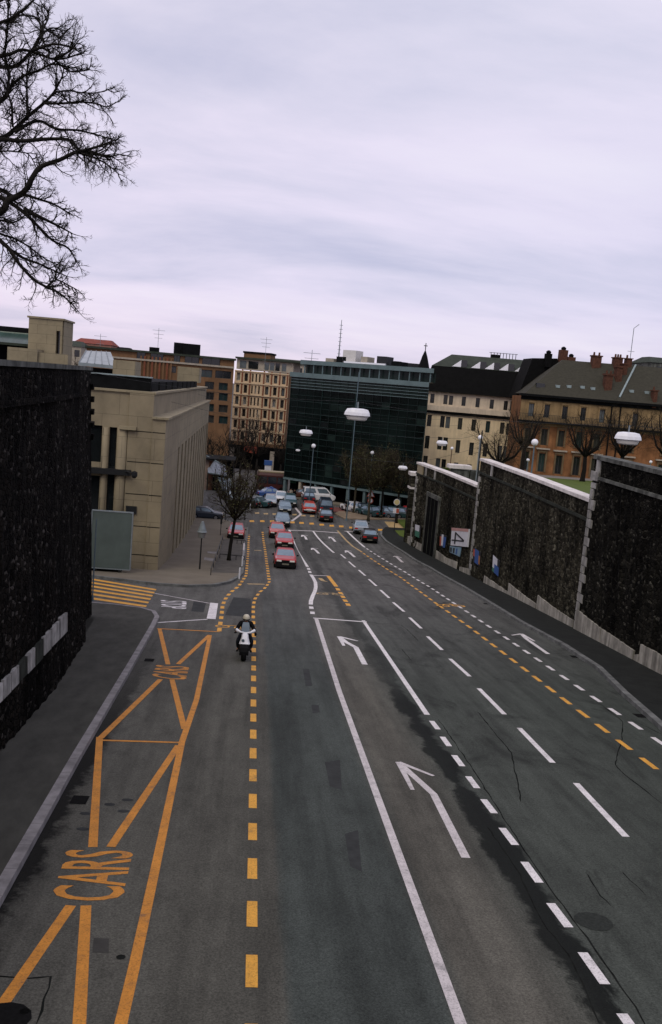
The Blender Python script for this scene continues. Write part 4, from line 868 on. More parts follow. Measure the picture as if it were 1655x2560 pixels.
# ---------------- grid facade building
pl = at(*R2(268, 408), 214); pr = at(*R2(604, 436), 211)
F = FC((pl.x, 214), (pr.x, 211)); W = F.len; zt = F.uz(*R2(440, 424))[1]; zb = F.uz(*R2(400, 862))[1]
t = thing('apartment_building', 'cream building with a grid of windows between rust-red verticals beside the glass block', 'building', tuple(F.P(W/2, -13.5)))
Hs = []; cols = [(.035, .10), (.18, .245), (.32, .35), (.385, .415), (.45, .48), (.575, .64), (.725, .79), (.875, .94)]
rowh = (zt-zb)/6
for r_ in range(6):
    for c in cols: Hs.append((round(c[0]*W, 3), round(c[1]*W, 3), round(zb+r_*rowh+.38, 3), round(zb+(r_+1)*rowh-.5, 3)))
F.wall(0, W, zb, zt, Hs, .7).build('wall', M_GRIDW, t)
random.seed(3)
for i, h in enumerate(Hs): window(F, t, h, random.choice([M_WING, M_WING, M_WING, M_WINL]), MF_W if i % 5 == 0 else MF_D, .6, .12)
for u in (.143, .29, .545, .685, .835, .975): mb = MB(); F.box(mb, u*W-.15, u*W+.15, zb, zt+.3, .02, .2); mb.build('pilaster', M_RED, t)
for r_ in range(1, 7): mb = MB(); F.box(mb, 0, W, zb+r_*rowh-.2, zb+r_*rowh+.05, .02, .25); mb.build('floor_band', M_GRIDW, t)
mb = MB(); F.box(mb, 0, W, -14, zt-.01, -14, -.75); mb.build('core', M_BROWN, t)
zq = F.uz(*R2(440, 350))[1]; mb = MB(); F.box(mb, 0, W*1.05, zt+.31, zq, -9, -1); o = mb.build('top_storey', M_TRIM, t)
mb = MB(); F.box(mb, -.2, W*1.35, zq, zq+.4, -10, -.2); mb.build('roof_slab', M_GRNROOF, t)
for k, (a, b) in enumerate(((.06, .18), (.22, .40), (.52, .6), (.62, .70), (.72, .80), (.84, .92))): mb = MB(); F.box(mb, a*W, b*W, zt+.6, zq-.4, -1, -.94); mb.build('window', (M_WINL, M_WING, M_WINL)[k % 3], t)
u0, z0 = F.uz(*R2(310, 292)); u1, z1 = F.uz(*R2(476, 300)); mb = MB(); F.box(mb, u0, u1, zq+.4, z0-.3, -7, -2); mb.build('plant_room', M_BROWN, t); mb = MB(); F.box(mb, u0-.2, u1+.2, z0-.3, z0+.1, -7.2, -1.8); mb.build('plant_roof', M_DKMET, t)
# dark ground floor and shopfronts
mb = MB(); F.box(mb, -22, W+3, -14, zb-.8, -.7, .6); mb.build('shopfront', M_BLK, t); mb = MB(); F.box(mb, -22, W+2, zb-.8, zb-.02, -.6, .2); mb.build('shop_band', M_BROWN, t)
u0, z0 = F.uz(*R2(335, 880)); u1, z1 = F.uz(*R2(410, 898)); mb = MB(); F.box(mb, u0, u1, z0-1.4, z0, .62, 1.6); mb.build('awning', mc_('awning', (.38, .09, .05)), t)
for xx in (150, 200, 250, 500): u, z = F.uz(*R2(xx, 960)); mb = MB(); F.box(mb, u-.5, u+.5, -13.5, zb-1.6, .62, .75); mb.build('shop_pier', M_TRIM, t)
# brown wing joining office to grid building
pl = at(*R2(105, 840), 196); 

# ---------------- glass office block
F = FC((G0.x, G0.y), (G1.x+.1, G1.y-.05)); W = F.len
def gbox(mb, u0, u1, z0, z1, d0, d1, k=.62):
    ub = min(u1, W+max(0, u1-W)+k*d0)   # the far flank runs back at an angle
    return mb.hexa([F.P(u0, z0, d1), F.P(u1, z0, d1), F.P(ub, z0, d0), F.P(u0, z0, d0), F.P(u0, z1, d1), F.P(u1, z1, d1), F.P(ub, z1, d0), F.P(u0, z1, d0)])
t = thing('glass_office_block', 'dark green glass-curtain office block facing down the middle of the street', 'building', (G0.x, G0.y, -9))
zbn = F.uz(*R2(900, 450))[1]; ztop = F.uz(*R2(1100, 385))[1]; zgf = F.uz(*R2(800, 1108))[1]
mb = MB(); gbox(mb, 0, W, zgf, zbn-2.2, -18, 0); mb.build('glass_wall', M_GLB, t)
mb = MB(); gbox(mb, 0, W, zbn-2.19, zbn-.5, -17.9, .02); mb.build('louvre_band', M_GLB2, t)
mb = MB(); gbox(mb, -.1, W+.1, zbn-.5, zbn+.15, -18, .35); mb.build('parapet_band', M_TEAL, t)
mb = MB(); gbox(mb, 1.4, W+.1, zbn+.15, ztop-.35, -16, -1.4); mb.build('setback_storey', M_GLB2, t)
mb = MB(); gbox(mb, .9, W+.15, ztop-.35, ztop+.25, -17, -.6); mb.build('roof_slab', M_TEAL, t)
for k in range(14): mb = MB(); u = 1.5+k*(W-2)/13; F.box(mb, u, u+.12, zbn+.15, ztop-.35, -1.0, -.8); mb.build('post', M_TEAL, t)
nv = 16
for k in range(nv+1): u = .05+k*(W-.1)/nv; mb = MB(); F.box(mb, u-.02, u+.02, zgf, zbn-.5, .025, .10 if k % 4 else .14); mb.build('mullion', M_MULLV if k % 4 else M_MULL, t)
nh = 15
for k in range(nh):
    z = zgf+k*(zbn-2.2-zgf)/nh; mb = MB(); F.box(mb, 0, W, z, z+(.08 if k % 2 else .05), .03, .08); mb.build('transom', M_MULL, t)
for k in range(4): mb = MB(); z = zbn-2.1+k*.42; F.box(mb, 0, W, z, z+.07, .03, .16); mb.build('transom', M_TEAL, t)
mb = MB(); gbox(mb, -.05, W+.05, zgf-.3, zgf-.01, -18, .18); mb.build('fascia', M_TEAL, t)
mb = MB(); gbox(mb, 0, W, -9.1, zgf-.3, -17, -1.6); mb.build('ground_floor', M_BLK, t)
for k in range(9): u = .15+k*(W-.4)/8; mb = MB(); F.box(mb, u-.18, u+.18, -9, zgf-.3, -.5, .05); mb.build('column', M_TEAL if k != 1 else M_TRIM, t)
u = F.uz(*R5(390, 250))[0]; mb = MB(); F.box(mb, u-.55, u+.55, -8.9, zgf-.7, -1.58, -1.4); mb.build('door', mc_('orange_door', (.42, .17, .04)), t)
u = F.uz(*R5(300, 220))[0]; mb = MB(); F.box(mb, u-.6, u+.5, -7.4, zgf-.5, -1.58, -1.5); mb.build('window', mat('green_shop_glass', (.06, .14, .09), .2, .3, 2), t)
# a few panes are of a paler glass
random.seed(5)
for k in range(26):
    i, j = random.randrange(nv), random.randrange(nh-1); u = .05+i*(W-.1)/nv; z = zgf+j*(zbn-2.2-zgf)/nh; mb = MB(); F.box(mb, u+.05, u+(W-.1)/nv-.05, z+.1, z+(zbn-2.2-zgf)/nh-.02, .005, .02); mb.build('pane', random.choice([M_GLB2, M_GLB2, M_WING]), t)
# side face of the block (left flank)
FR = FC(F.P(0, 0, -6)[:2], F.P(W, 0, -6)[:2])
for (x, y, w_, h_, mm) in ((1000, 315, 80, 50, M_FROST), (1200, 345, 60, 34, M_BLKMET), (950, 340, 60, 20, M_DKMET), (1092, 338, 40, 16, M_TRIM), (878, 346, 50, 12, M_TRIM), (1290, 366, 60, 12, M_DKMET)):
    ua, ub_ = FR.uz(*R2(x-w_/2, y))[0], FR.uz(*R2(x+w_/2, y))[0]; zz = FR.uz(*R2(x, y-h_/2))[1]; mb = MB(); FR.box(mb, ua, ub_, ztop+.2, max(zz, ztop+.5), -1, 1); mb.build('roof_unit', mm, t)
mb = MB(); FR.box(mb, FR.uz(*R2(975, 350))[0], FR.uz(*R2(1230, 370))[0], ztop+.25, ztop+.6, 1.1, 1.4); mb.build('roof_parapet', M_WLAMP, t)
u = FR.uz(*R2(910, 340))[0]; zt_ = FR.uz(*R2(926, 98))[1]; p0 = Vector(FR.P(u, ztop, 0))
mast = MB().tube([p0, p0+Vector((0, 0, zt_-ztop))], [.11, .04], 6).build('mast', M_GREYMET, t)
for k in range(8): zz = ztop+(zt_-ztop)*(.25+.09*k); MB().tube([p0+Vector((-.25, 0, zz-ztop)), p0+Vector((.25, 0, zz-ztop))], .04, 4).build('rung', M_GREYMET, mast)

# ---------------- cream building
pl = at(*R3(122, 620), 146.5); pr = at(*R3(672, 665), 142.5)
F = FC((pl.x, 145.5), (pr.x, 143.0)); W = F.len
t = thing('apartment_building', 'cream five-storey building with black mansard roof between glass block and orange house', 'building', (pl.x, 145, -9))
zl = F.uz(*R3(400, 640))[1]; ze = F.uz(*R3(400, 530))[1]
H1 = holes_from(F, R3, [(190, 555), (268, 562), (300, 566), (375, 572), (457, 580), (540, 589), (622, 597), (660, 600)], 24, 55)
H2 = holes_from(F, R3, [(172, 685), (249, 692), (281, 696), (353, 704), (433, 712), (516, 722), (600, 730), (636, 735)], 26, 68)
H3 = holes_from(F, R3, [(159, 812), (233, 818), (266, 822), (340, 838), (419, 852), (500, 860), (585, 870), (622, 874)], 26, 76)
H4 = holes_from(F, R3, [(148, 925), (222, 940), (256, 945), (327, 965), (405, 975), (490, 985), (575, 990), (612, 995)], 26, 66)
H5 = holes_from(F, R3, [(140, 1050), (212, 1060), (245, 1065), (318, 1080), (395, 1090), (480, 1100), (565, 1110)], 26, 70)
lo = H2+H3+H4+H5
F.wall(0, W, -9.2, zl, lo, .3).build('wall', M_CREAM, t); F.wall(.25, W, zl, ze, H1, .3, -.15).build('top_wall', M_CREAMG, t)
for h in lo: window(F, t, h, M_WING, MF_D, .24, .06)
for h in H1: window(F, t, h, M_WING, MF_D, .24, .06, d=-.15)
mb = MB(); F.box(mb, -.45, W+.1, zl-.05, zl+.75, -.4, .55); mb.build('balcony', M_CREAMG, t); mb = MB(); F.box(mb, -.3, W+.05, zl-.5, zl-.06, .01, .35); mb.build('cornice', M_DKMET, t)
mb = MB(); F.box(mb, 0, W, -9.2, ze-.01, -12, -.5); mb.build('core', M_CREAM, t)
z1 = F.uz(*R3(470, 382))[1]; z2 = at(*R3(500, 312), 150).z+.0
mb = MB(); mb.hexa([F.P(0-.1, ze, .4), F.P(W+.4, ze, .4), F.P(W+.4, ze, -12), F.P(-.1, ze, -12), F.P(.9, z1, -1.3), F.P(W+.6, z1, -1.3), F.P(W+.6, z1, -11), F.P(.9, z1, -11)]); mb.build('mansard_roof', M_SLATED, t)
mb = MB(); mb.hexa([F.P(.9, z1+.01, -1.25), F.P(W+1.2, z1+.01, -1.25), F.P(W+1.2, z1+.01, -11), F.P(.9, z1+.01, -11), F.P(4.0, z2, -6), F.P(W+1.8, z2, -6), F.P(W+1.8, z2, -8), F.P(4.0, z2, -8)]); rf = mb.build('upper_roof', M_GRNROOF, t)
for x in (325, 435, 515, 598, 688):
    u = F.uz(*R3(x, 360))[0]*1.03+.15; u2 = u+1.15; zz0 = z1+.12; zz1 = z1+(z2-z1)*.55
    mb = MB(); mb.add([F.P(u-.75, zz0, -1.25), F.P(u+.65, zz0, -1.25), F.P(u+.65, zz1, -1.35), F.P(u-.75, zz0, -4), F.P(u+.65, zz0, -4), F.P(u+.65, zz1, -4)], [(0, 1, 2), (3, 5, 4), (0, 3, 4, 1), (0, 2, 5, 3), (1, 4, 5, 2)]); mb.build('dormer', M_WLAMP, t)
    mb = MB(); F.box(mb, u+.67, u+1.6, zz0, zz1, -3, -1.4); mb.build('roof_window', M_WING, t)
for k in range(9): u = W*(.72+.035*k); mb = MB(); mb.tube([F.P(u, z2, -7), F.P(u, z2+.9, -7)], .06, 4); mb.build('railing_post', M_DKMET, t)
mb = MB(); mb.tube([F.P(W*.7, z2+.85, -7), F.P(W*1.02, z2+.85, -7)], .05, 4); mb.build('railing', M_DKMET, t)
u = F.uz(*R3(585, 310))[0]; mb = MB(); F.box(mb, u-.8, u+.6, z2-.1, z2+.55, -7.5, -6.5); mb.build('roof_unit', M_DKMET, t)
mb = MB(); F.box(mb, -.3, W*.5, -9.1, -6.3, .0+.01, .06); mb.build('shopfront', M_BLK, t)

# ---------------- orange house
pl = at(*R3(668, 985), 127.5); pr = at(1700, 1230, 125)
F = FC((pl.x, 127.6), (pr.x, 123.8)); W = F.len
t = thing('town_house', 'orange-rendered house with tall shutterless windows, tiled roof and brick chimneys on the right', 'building', (pl.x, 127, -2.5))
ze = F.uz(*R3(1000, 560))[1]; zb = -2.75; zm = F.uz(*R3(950, 725))[1]
T1 = holes_from(F, R3, [(771, 622), (863, 630), (968, 640), (1076, 648), (1187, 660), (1381, 682), (1570, 700)], 32, 76)
T2 = holes_from(F, R3, [(750, 775), (847, 782), (946, 792), (1052, 800), (1155, 812), (1350, 830), (1560, 850)], 36, 96)
T3 = holes_from(F, R3, [(735, 920), (831, 932), (931, 945), (1035, 953), (1140, 965), (1330, 980), (1530, 1000)], 38, 110)
F.wall(0, W, zb, zm, T2+T3, .35).build('wall', M_ORANGE, t); F.wall(0, W, zm, ze, T1, .35, .0).build('top_wall', M_ORGY, t)
for i, h in enumerate(T1+T2+T3):
    o = window(F, t, h, M_WING if i != 4 else M_WINL, MF_D, .28, .07)
    a, b, c, e = h; mb = MB(); F.box(mb, a-.22, a, c, e+.15, .005, .1); F.box(mb, b, b+.22, c, e+.15, .005, .1); F.box(mb, a-.22, b+.22, e+.151, e+.4, .005, .14); mb.build('surround', M_SUR if i >= 7 else M_ORGY, o)
    if i >= 14: mb = MB(); F.box(mb, a-.5, b+.5, e+.55, e+.75, .0, .4); mb.build('pediment', M_TRIM, o)
mb = MB(); F.box(mb, 0, W, zb, ze-.02, -12, -.5); mb.build('core', M_ORANGE, t)
zk = F.uz(*R3(950, 690))[1]; mb = MB(); F.box(mb, -.3, W, zk-.45, zk-.2, .01, 1.1); mb.build('balcony', M_DKMET, t)
zk2 = zk+.75; mb = MB(); F.box(mb, -.3, W, zk2-.05, zk2, 1.02, 1.08)
for k in range(int(W/.22)): F.box(mb, k*.22, k*.22+.05, zk-.2, zk2-.05, 1.03, 1.07)
mb.build('balcony_railing', M_BLKMET, t)
mb = MB(); F.box(mb, -.3, W, ze-.02, ze+.3, -.5, .8); mb.build('eave', M_DKMET, t); mb = MB(); F.box(mb, -.1, W, ze-.5, ze-.03, .01, .25); mb.build('cornice', M_DKMET, t)
zr_ = at(*R3(1200, 352), 133).z; ur = F.uz(*R3(935, 345))[0]+.1
mb = MB(); mb.hexa([F.P(.3, ze+.31, .7), F.P(W, ze+.31, .7), F.P(W, ze+.31, -13), F.P(.3, ze+.31, -13), F.P(ur+1.2, zr_, -5.5), F.P(W, zr_, -5.5), F.P(W, zr_, -6.5), F.P(ur+1.2, zr_, -6.5)]); rf = mb.build('roof', M_SLATE, t)
def on_roof(x, y, R=R3):
    # intersect ray with front roof plane
    p0 = Vector(F.P(.3, ze+.31, .7)); p1 = Vector(F.P(W, ze+.31, .7)); p2 = Vector(F.P(W, zr_, -5.5)); nn = (p1-p0).cross(p2-p0).normalized(); d = ray(*R(x, y)); return CAMP+d*((p0-CAMP).dot(nn)/d.dot(nn)), nn
for x, y in ((927, 487), (993, 488), (1072, 492), (1133, 500), (1360, 515), (1450, 523)):
    p, nn = on_roof(x, y); mb = MB(); mb.box(p.x-.28, p.x+.28, p.y-.2, p.y+.35, p.z-.12, p.z+.25); mb.build('skylight', M_FLASH, rf)
p, nn = on_roof(825, 487); MB().box(p.x-.6, p.x+.6, p.y-.1, p.y+.5, p.z-.1, p.z+.5).build('skylight', M_WING, rf)
a, _ = on_roof(1385, 362); b, _ = on_roof(1290, 552); mb = MB(); mb.tube([a+Vector((0, 0, .08)), b+Vector((0, 0, .08))], .16, 4); mb.build('flashing', M_FLASH, rf)
def chimney(x0, x1, ytop, ybot, Yd=0, m=M_BRICK, pots=2):
    p, _ = on_roof((x0+x1)/2, ybot); s_ = p.y/FPX/2.351; w_ = (x1-x0)*s_*.98; h_ = (ybot-ytop)*s_*.92; w_ *= .86
    p.y += Yd; mb = MB().box(p.x-w_/2, p.x+w_/2, p.y-.5, p.y+.6, p.z-1.2, p.z+h_*.8); c = mb.build('chimney', m, rf)
    MB().box(p.x-w_/2-.12, p.x+w_/2+.12, p.y-.62, p.y+.72, p.z+h_*.8, p.z+h_*.92).build('chimney_cap', m, c)
    for k in range(pots): MB().lathe([(.16, p.z+h_*.92), (.13, p.z+h_*.92+.45)], (p.x-w_*.3+k*w_*.6/max(1, pots-1), p.y, 0), 8).build('chimney_pot', m, c)
chimney(1118, 1180, 292, 360); chimney(1245, 1305, 305, 362, pots=3); chimney(1320, 1358, 312, 356, pots=1); chimney(1192, 1242, 395, 490); chimney(1478, 1505, 495, 560, pots=1); chimney(1258, 1300, 350, 440, pots=0); chimney(1300, 1330, 340, 400, pots=0)
for x in (1240, 1292): p = F.uz(*R3(x, 650)); mb = MB(); mb.tube([F.P(p[0], zb, .12), F.P(p[0], ze, .12)], .1, 6); mb.build('drainpipe', M_DKMET, t)
u = F.uz(*R3(1408, 350)); mb = MB(); P0 = Vector(F.P(u[0], zr_, -6)); mb.tube([P0, P0+Vector((0, 0, 5.3)), P0+Vector((.7, 0, 5.9))], .05, 5); mb.tube([P0+Vector((-.5, 0, 2)), P0+Vector((.5, 0, 2))], .04, 4); mb.build('aerial', M_GREYMET, t)
# dark party wall with chimneys between the two roofs
pc = at(*R3(780, 320), 138); t = thing('firewall_gable', 'black slated gable with chimneys wedged between cream and orange houses', 'gable', (pc.x, 138, 8))
A_ = [at(*R3(x, y), 137) for x, y in ((690, 548), (735, 548), (935, 352), (925, 320), (780, 318))]
mb = MB(); mb.add([tuple(p) for p in A_]+[tuple(p+Vector((0, 5, 0))) for p in A_], [(0, 1, 2, 3, 4), (9, 8, 7, 6, 5)]+[(i, (i+1) % 5, (i+1) % 5+5, i+5) for i in range(5)]); mb.build('gable_wall', M_SLATED, t)
for x0, x1, y0, y1 in ((862, 893, 290, 325), (945, 982, 268, 345), (990, 1030, 310, 350)):
    a = at(*R3(x0, y0), 136.5); b = at(*R3(x1, y1), 136.5); c = MB().box(a.x, b.x, 136.5, 137.5, b.z-1.2, a.z).build('chimney', M_SLATED if x0 < 900 else M_BRICK, t); MB().lathe([(.35, a.z), (.4, a.z+.3), (.15, a.z+.5)], ((a.x+b.x)/2, 137, 0), 8).build('chimney_pot', M_DKMET, c)

# ---------------- far skyline
random.seed(11)
def far_block(x0, x1, ytop, Y, m, lb, name='distant_building', roofm=None):
    a = at(x0, ytop, Y); b = at(x1, ytop, Y); z = (a.z+b.z)/2; t = thing(name, lb, 'building', ((a.x+b.x)/2, Y, -13), 'distant buildings on the skyline')
    MB().box(a.x, b.x, Y, Y+12, -13, z-1).build('wall', m, t)
    MB().loft([[(a.x-.3, Y-.3, z-1), (b.x+.3, Y-.3, z-1), (b.x+.3, Y+12.3, z-1), (a.x-.3, Y+12.3, z-1)], [(a.x+1, Y+4, z+.4), (b.x-1, Y+4, z+.4), (b.x-1, Y+8, z+.4), (a.x+1, Y+8, z+.4)]]).build('roof', roofm or M_GRNROOF, t)
    n = max(2, int((b.x-a.x)/4)); mb = MB()
    for k in range(n): xx = a.x+(k+.5)*(b.x-a.x)/n; mb.box(xx-.6, xx+.6, Y-.06, Y+.05, z-3.4, z-1.8)
    mb.build('window_row', M_WING, t); return t
MRF = mat('red_far_roof', (.26, .09, .07), .9, .2, 1)
far_block(*[R1(x, 0)[0] for x in (510, 770)], R1(0, 248)[1], 260, mat('pink_far_wall', (.34, .20, .16), .9, .2, 1), 'distant red-roofed block above the skylight roof', roofm=MRF)
far_block(R1(450, 0)[0], R1(560, 0)[0], R1(0, 262)[1], 230, M_TRIM, 'small pale far building just right of the stone tower')
far_block(R2(480, 0)[0], R2(740, 0)[0], R2(0, 352)[1], 260, M_TRIM, 'long low distant roof between the grid building and the glass block')
far_block(*[R2(x, 0)[0] for x in (1250, 1330)], R2(0, 362)[1], 300, M_TRIM, 'pale distant roofs seen left of the church spire', roofm=M_DKMET)
far_block(*[R2(x, 0)[0] for x in (1330, 1470)], R2(0, 376)[1], 320, M_COPED, 'dark distant roofs at the foot of the church spire', roofm=M_DKMET)
far_block(*[R1(x, 0)[0] for x in (770, 900)], R1(0, 305)[1], 250, M_COPED, 'dark distant roofs left of the brown office block', roofm=M_DKMET)
far_block(R3(1480, 0)[0], R3(1800, 0)[0], 900, 200, M_COPED, 'grey roof ridge beyond the orange house at the right edge')
# spire
p = at(*R2(1440, 385), 300); tp = at(*R2(1445, 285), 300)
t = thing('church_spire', 'slim dark church spire on the skyline between glass block and cream building', 'spire', (p.x, 300, -10))
MB().lathe([(2.2, p.z-14), (2.2, p.z-1)], (p.x, 300, 0), 8).build('tower', M_COPED, t); MB().lathe([(2.0, p.z-1), (.9, p.z+3), (.08, tp.z)], (p.x, 300, 0), 8).build('spire_roof', M_DKMET, t)
mb = MB().box(p.x-.12, p.x+.12, 299.9, 300.1, tp.z, tp.z+2.2); mb.box(p.x-.6, p.x+.6, 299.92, 300.08, tp.z+1.2, tp.z+1.45); mb.build('cross', M_DKMET, t)
# rooftop aerials
for i, (x, y0, y1, lb) in enumerate(((R1(1085, 0)[0], R1(0, 305)[1], R1(0, 165)[1], 'tall thin tv aerial on the brown office roof left of the dark box'), (R2(455, 0)[0], R2(0, 330)[1], R2(0, 205)[1], 'thin tv aerial above the grid building'), (R2(742, 0)[0], R2(0, 350)[1], R2(0, 285)[1], 'short aerial at the left end of the glass block roof'), (R1(690, 0)[0], R1(0, 250)[1], R1(0, 205)[1], 'faint aerial above the red far roof'))):
    Y = 200 if i != 2 else 142; a = at(x, y0, Y); b = at(x+2, y1, Y); t = thing('aerial', lb, 'aerial', tuple(a), 'rooftop aerials')
    MB().tube([a-Vector((0, 0, 1.5)), (a.x, a.y, b.z)], .05, 4).build('pole', M_GREYMET, t)
    for k in range(3): zz = b.z-.5-k*.8; w_ = (1.3-.25*k); MB().box(a.x-w_, a.x+w_, a.y-.03, a.y+.03, zz-.03, zz+.03).build('crossbar', M_GREYMET, t)

# ---------------- glazed market canopy (left midground) and blue kiosk
Yc = 128
c1 = [at(*q, Yc+o_) for q, o_ in (((517, 1140), 8), ((563, 1165), 0), ((570, 1190), -2), ((520, 1182), 4))]
t = thing('glass_canopy', 'pale blue glass canopy on dark posts at the far end of the stone hall', 'canopy', (c1[0].x+2, 130, -9))
th_ = Vector((0, 0, .1))
MB().hexa([tuple(p-th_) for p in c1]+[tuple(p) for p in c1]).build('roof_panel', mat('canopy_glass', (.34, .38, .45), .25, .15, 1.0), t)
c2 = [at(*q, Yc-4+o_) for q, o_ in (((545, 1193), 6), ((578, 1196), 4), ((582, 1246), -3), ((556, 1222), 0))]
MB().hexa([tuple(p-th_) for p in c2]+[tuple(p) for p in c2]).build('roof_panel', mat('canopy_glass2', (.24, .30, .33), .25, .2, 1.0), t)
for p in (c1[0], c1[1], c1[2], c1[3], c2[0], c2[2], c2[3]): MB().tube([(p.x, p.y, -9.05), p], .09, 6).build('post', M_BLKMET, t)
for a, b in ((c1[0], c1[1]), (c1[3], c1[2]), (c2[0], c2[3]), (c2[1], c2[2])): MB().tube([a, b], .08, 5).build('beam', M_TEAL, t)
a = at(*R4(150, 620), 124); t = thing('brick_corner_house', 'low dark brick and plaster building under the glass canopy', 'building', (a.x+1, 132, -9))
x0, x1 = at(500, 1260, 132).x, at(545, 1260, 132).x
MB().box(x0, x1, 133, 139, -9, -4.6).build('wall', mat('pinkish_plaster', (.32, .25, .21), .9, .2, 1), t); MB().box(x0+.9, x0+1.5, 132.8, 132.99, -9, -4.8).build('brick_pier', M_BRICK, t); MB().box(x1-1, x1+1.8, 132.7, 138, -9, -4.9).build('dark_bay', M_BLK, t); MB().box(x0-.3, x1+2, 132.4, 139.2, -4.6, -4.4).build('roof', M_DKMET, t)
a = at(*R4(978, 45), 172); t = thing('advertising_column', 'small blue and white lit-up kiosk sign in front of the dark shopfronts', 'sign', (a.x, 172, zr(172)))
MB().lathe([(.3, zr(172)), (.3, a.z-1.6)], (a.x, 172, 0), 10).build('column', M_TRIM, t); MB().box(a.x-.6, a.x+.6, 171.6, 172.4, a.z-1.6, a.z-.3).build('white_panel', W_, t); MB().box(a.x-.75, a.x+.75, 171.5, 172.5, a.z-.3, a.z+.55).build('blue_panel', Bl, t)

# ================================================================== VEHICLES
KIND = {'sedan': dict(L=4.5, W=1.72, H=1.40, b=.92, cab=(-1.50, -.95, .25, 1.05), hf=.80, rr=.90),
        'hatch': dict(L=3.9, W=1.66, H=1.40, b=.92, cab=(-1.85, -1.45, .15, .95), hf=.80, rr=.88),
        'wagon': dict(L=4.6, W=1.74, H=1.46, b=.93, cab=(-2.2, -1.9, .25, 1.02), hf=.81, rr=.9),
        'van': dict(L=4.7, W=1.85, H=1.95, b=1.15, cab=(-2.25, -2.15, 1.0, 1.75), hf=.95, rr=1.1)}
def car_paint(name, col): 
    m = mat(name, col, .3, .08, 2.0, spec=.6); m.node_tree.nodes['Principled BSDF'].inputs['Coat Weight'].default_value = .35; m.node_tree.nodes['Principled BSDF'].inputs['Coat Roughness'].default_value = .12; return m
def car(kind, paint, label, loc, heading, cat='car', extra=None, name='parked_car', group=None):
    K = KIND[kind]; L2 = K['L']/2; W2 = K['W']/2; b = K['b']; H = K['H']; c0, c1, c2, c3 = K['cab']
    t = thing(name, label, cat, (0, 0, 0), group, local=True)
    def sec(y, hw, z0, z1, e=.06): return [(-hw*.94, y, z0), (hw*.94, y, z0), (hw, y, z0+.12), (hw, y, z1-.16), (hw*.95, y, z1-.03), (hw*.8, y, z1), (-hw*.8, y, z1), (-hw*.95, y, z1-.03), (-hw, y, z1-.16), (-hw, y, z0+.12)]
    mb = MB(); mb.loft([sec(-L2, W2*.9, .38, K['rr']-.08), sec(-L2+.14, W2*.97, .26, K['rr']), sec(c0, W2, .2, b), sec(0, W2, .2, b), sec(c3, W2, .2, b), sec(c3+.1, W2, .2, b-.03), sec(L2-.18, W2*.95, .24, K['hf']), sec(L2, W2*.86, .36, K['hf']-.1)])
    bw, tw = W2*.92, W2*.74; bz = b-.04
    cab = [(-bw, c0, bz), (bw, c0, bz), (bw, c3, bz), (-bw, c3, bz), (-tw, c1, H-.05), (tw, c1, H-.05), (tw, c2, H-.05), (-tw, c2, H-.05)]
    mb.hexa(cab)
    mb.hexa([(-tw, c1, H-.05), (tw, c1, H-.05), (tw, c2, H-.05), (-tw, c2, H-.05), (-tw*.82, c1+.14, H), (tw*.82, c1+.14, H), (tw*.82, c2-.16, H), (-tw*.82, c2-.16, H)])
    body = mb.build('body', paint, t, bevel=.02)
    C = [Vector(q) for q in cab]; cen = sum(C, Vector())/8
    def pane(name, i, ins=.1, insv=.13, n=1, m=M_CGLASS):
        q = [C[k] for k in i]; m_ = sum(q, Vector())/4; nn = (q[1]-q[0]).cross(q[2]-q[0]).normalized()
        if nn.dot(m_-cen) < 0: nn = -nn
        for k in range(n):
            def P(u, v): return q[0].lerp(q[1], u).lerp(q[3].lerp(q[2], u), v)
            u0, u1 = (k+.0)/n+ins/n, (k+1)/n-ins/n; pp = [P(u0, insv), P(u1, insv), P(u1, 1-insv*.7), P(u0, 1-insv*.7)]
            MB().hexa([tuple(p-nn*.02) for p in pp]+[tuple(p+nn*.012) for p in pp]).build(name, m, t)
    pane('windscreen', (3, 2, 6, 7), .05, .08); pane('rear_window', (0, 1, 5, 4), .07, .12)
    pane('side_window', (1, 2, 6, 5), .10, .14, 2); pane('side_window', (0, 3, 7, 4), .10, .14, 2)
    for sx in (-1, 1):
        for y in (-L2*.58, L2*.62):
            wh = MB().lathe([(.22, -.10), (.30, -.09), (.31, 0), (.30, .09), (.22, .10)], (sx*(W2-.09), y, .31), 18, 'X').build('wheel', M_TYRE, t, smooth=False)
            MB().lathe([(.19, -.105), (.19, .105)], (sx*(W2-.09), y, .31), 12, 'X').build('rim', M_RIM, wh)
        zf = K['hf']-.17
        MB().box(sx*W2*.58-.20, sx*W2*.58+.20, L2-.10, L2+.012, zf-.08, zf+.06).build('headlight', M_CHROME, t, bevel=.015)
        zt_ = K['rr']-.20; MB().box(sx*W2*.66-.18, sx*W2*.66+.18, -L2-.012, -L2+.08, zt_-.09, zt_+.06).build('taillight', M_TAIL, t, bevel=.01)
        MB().box(sx*(W2+.02)-(.0 if sx > 0 else .16), sx*(W2+.02)+(.16 if sx > 0 else 0), c3-.28, c3-.18, b-.02, b+.10).build('wing_mirror', M_TRIMB, t, bevel=.02)
    MB().box(-W2*.36, W2*.36, L2-.06, L2+.008, zf-.07, zf+.05).build('grille', M_TRIMB, t)
    MB().loft([[(-W2*.93, L2-.25, .26), (W2*.93, L2-.25, .26), (W2*.95, L2-.25, .57), (-W2*.95, L2-.25, .57)], [(-W2*.90, L2+.07, .14), (W2*.90, L2+.07, .14), (W2*.90, L2+.07, .565), (-W2*.90, L2+.07, .565)]]).build('bumper', M_TRIMB, t, bevel=.02)  # front bumper, drawn taller in black to stand in for the under-car shadow too
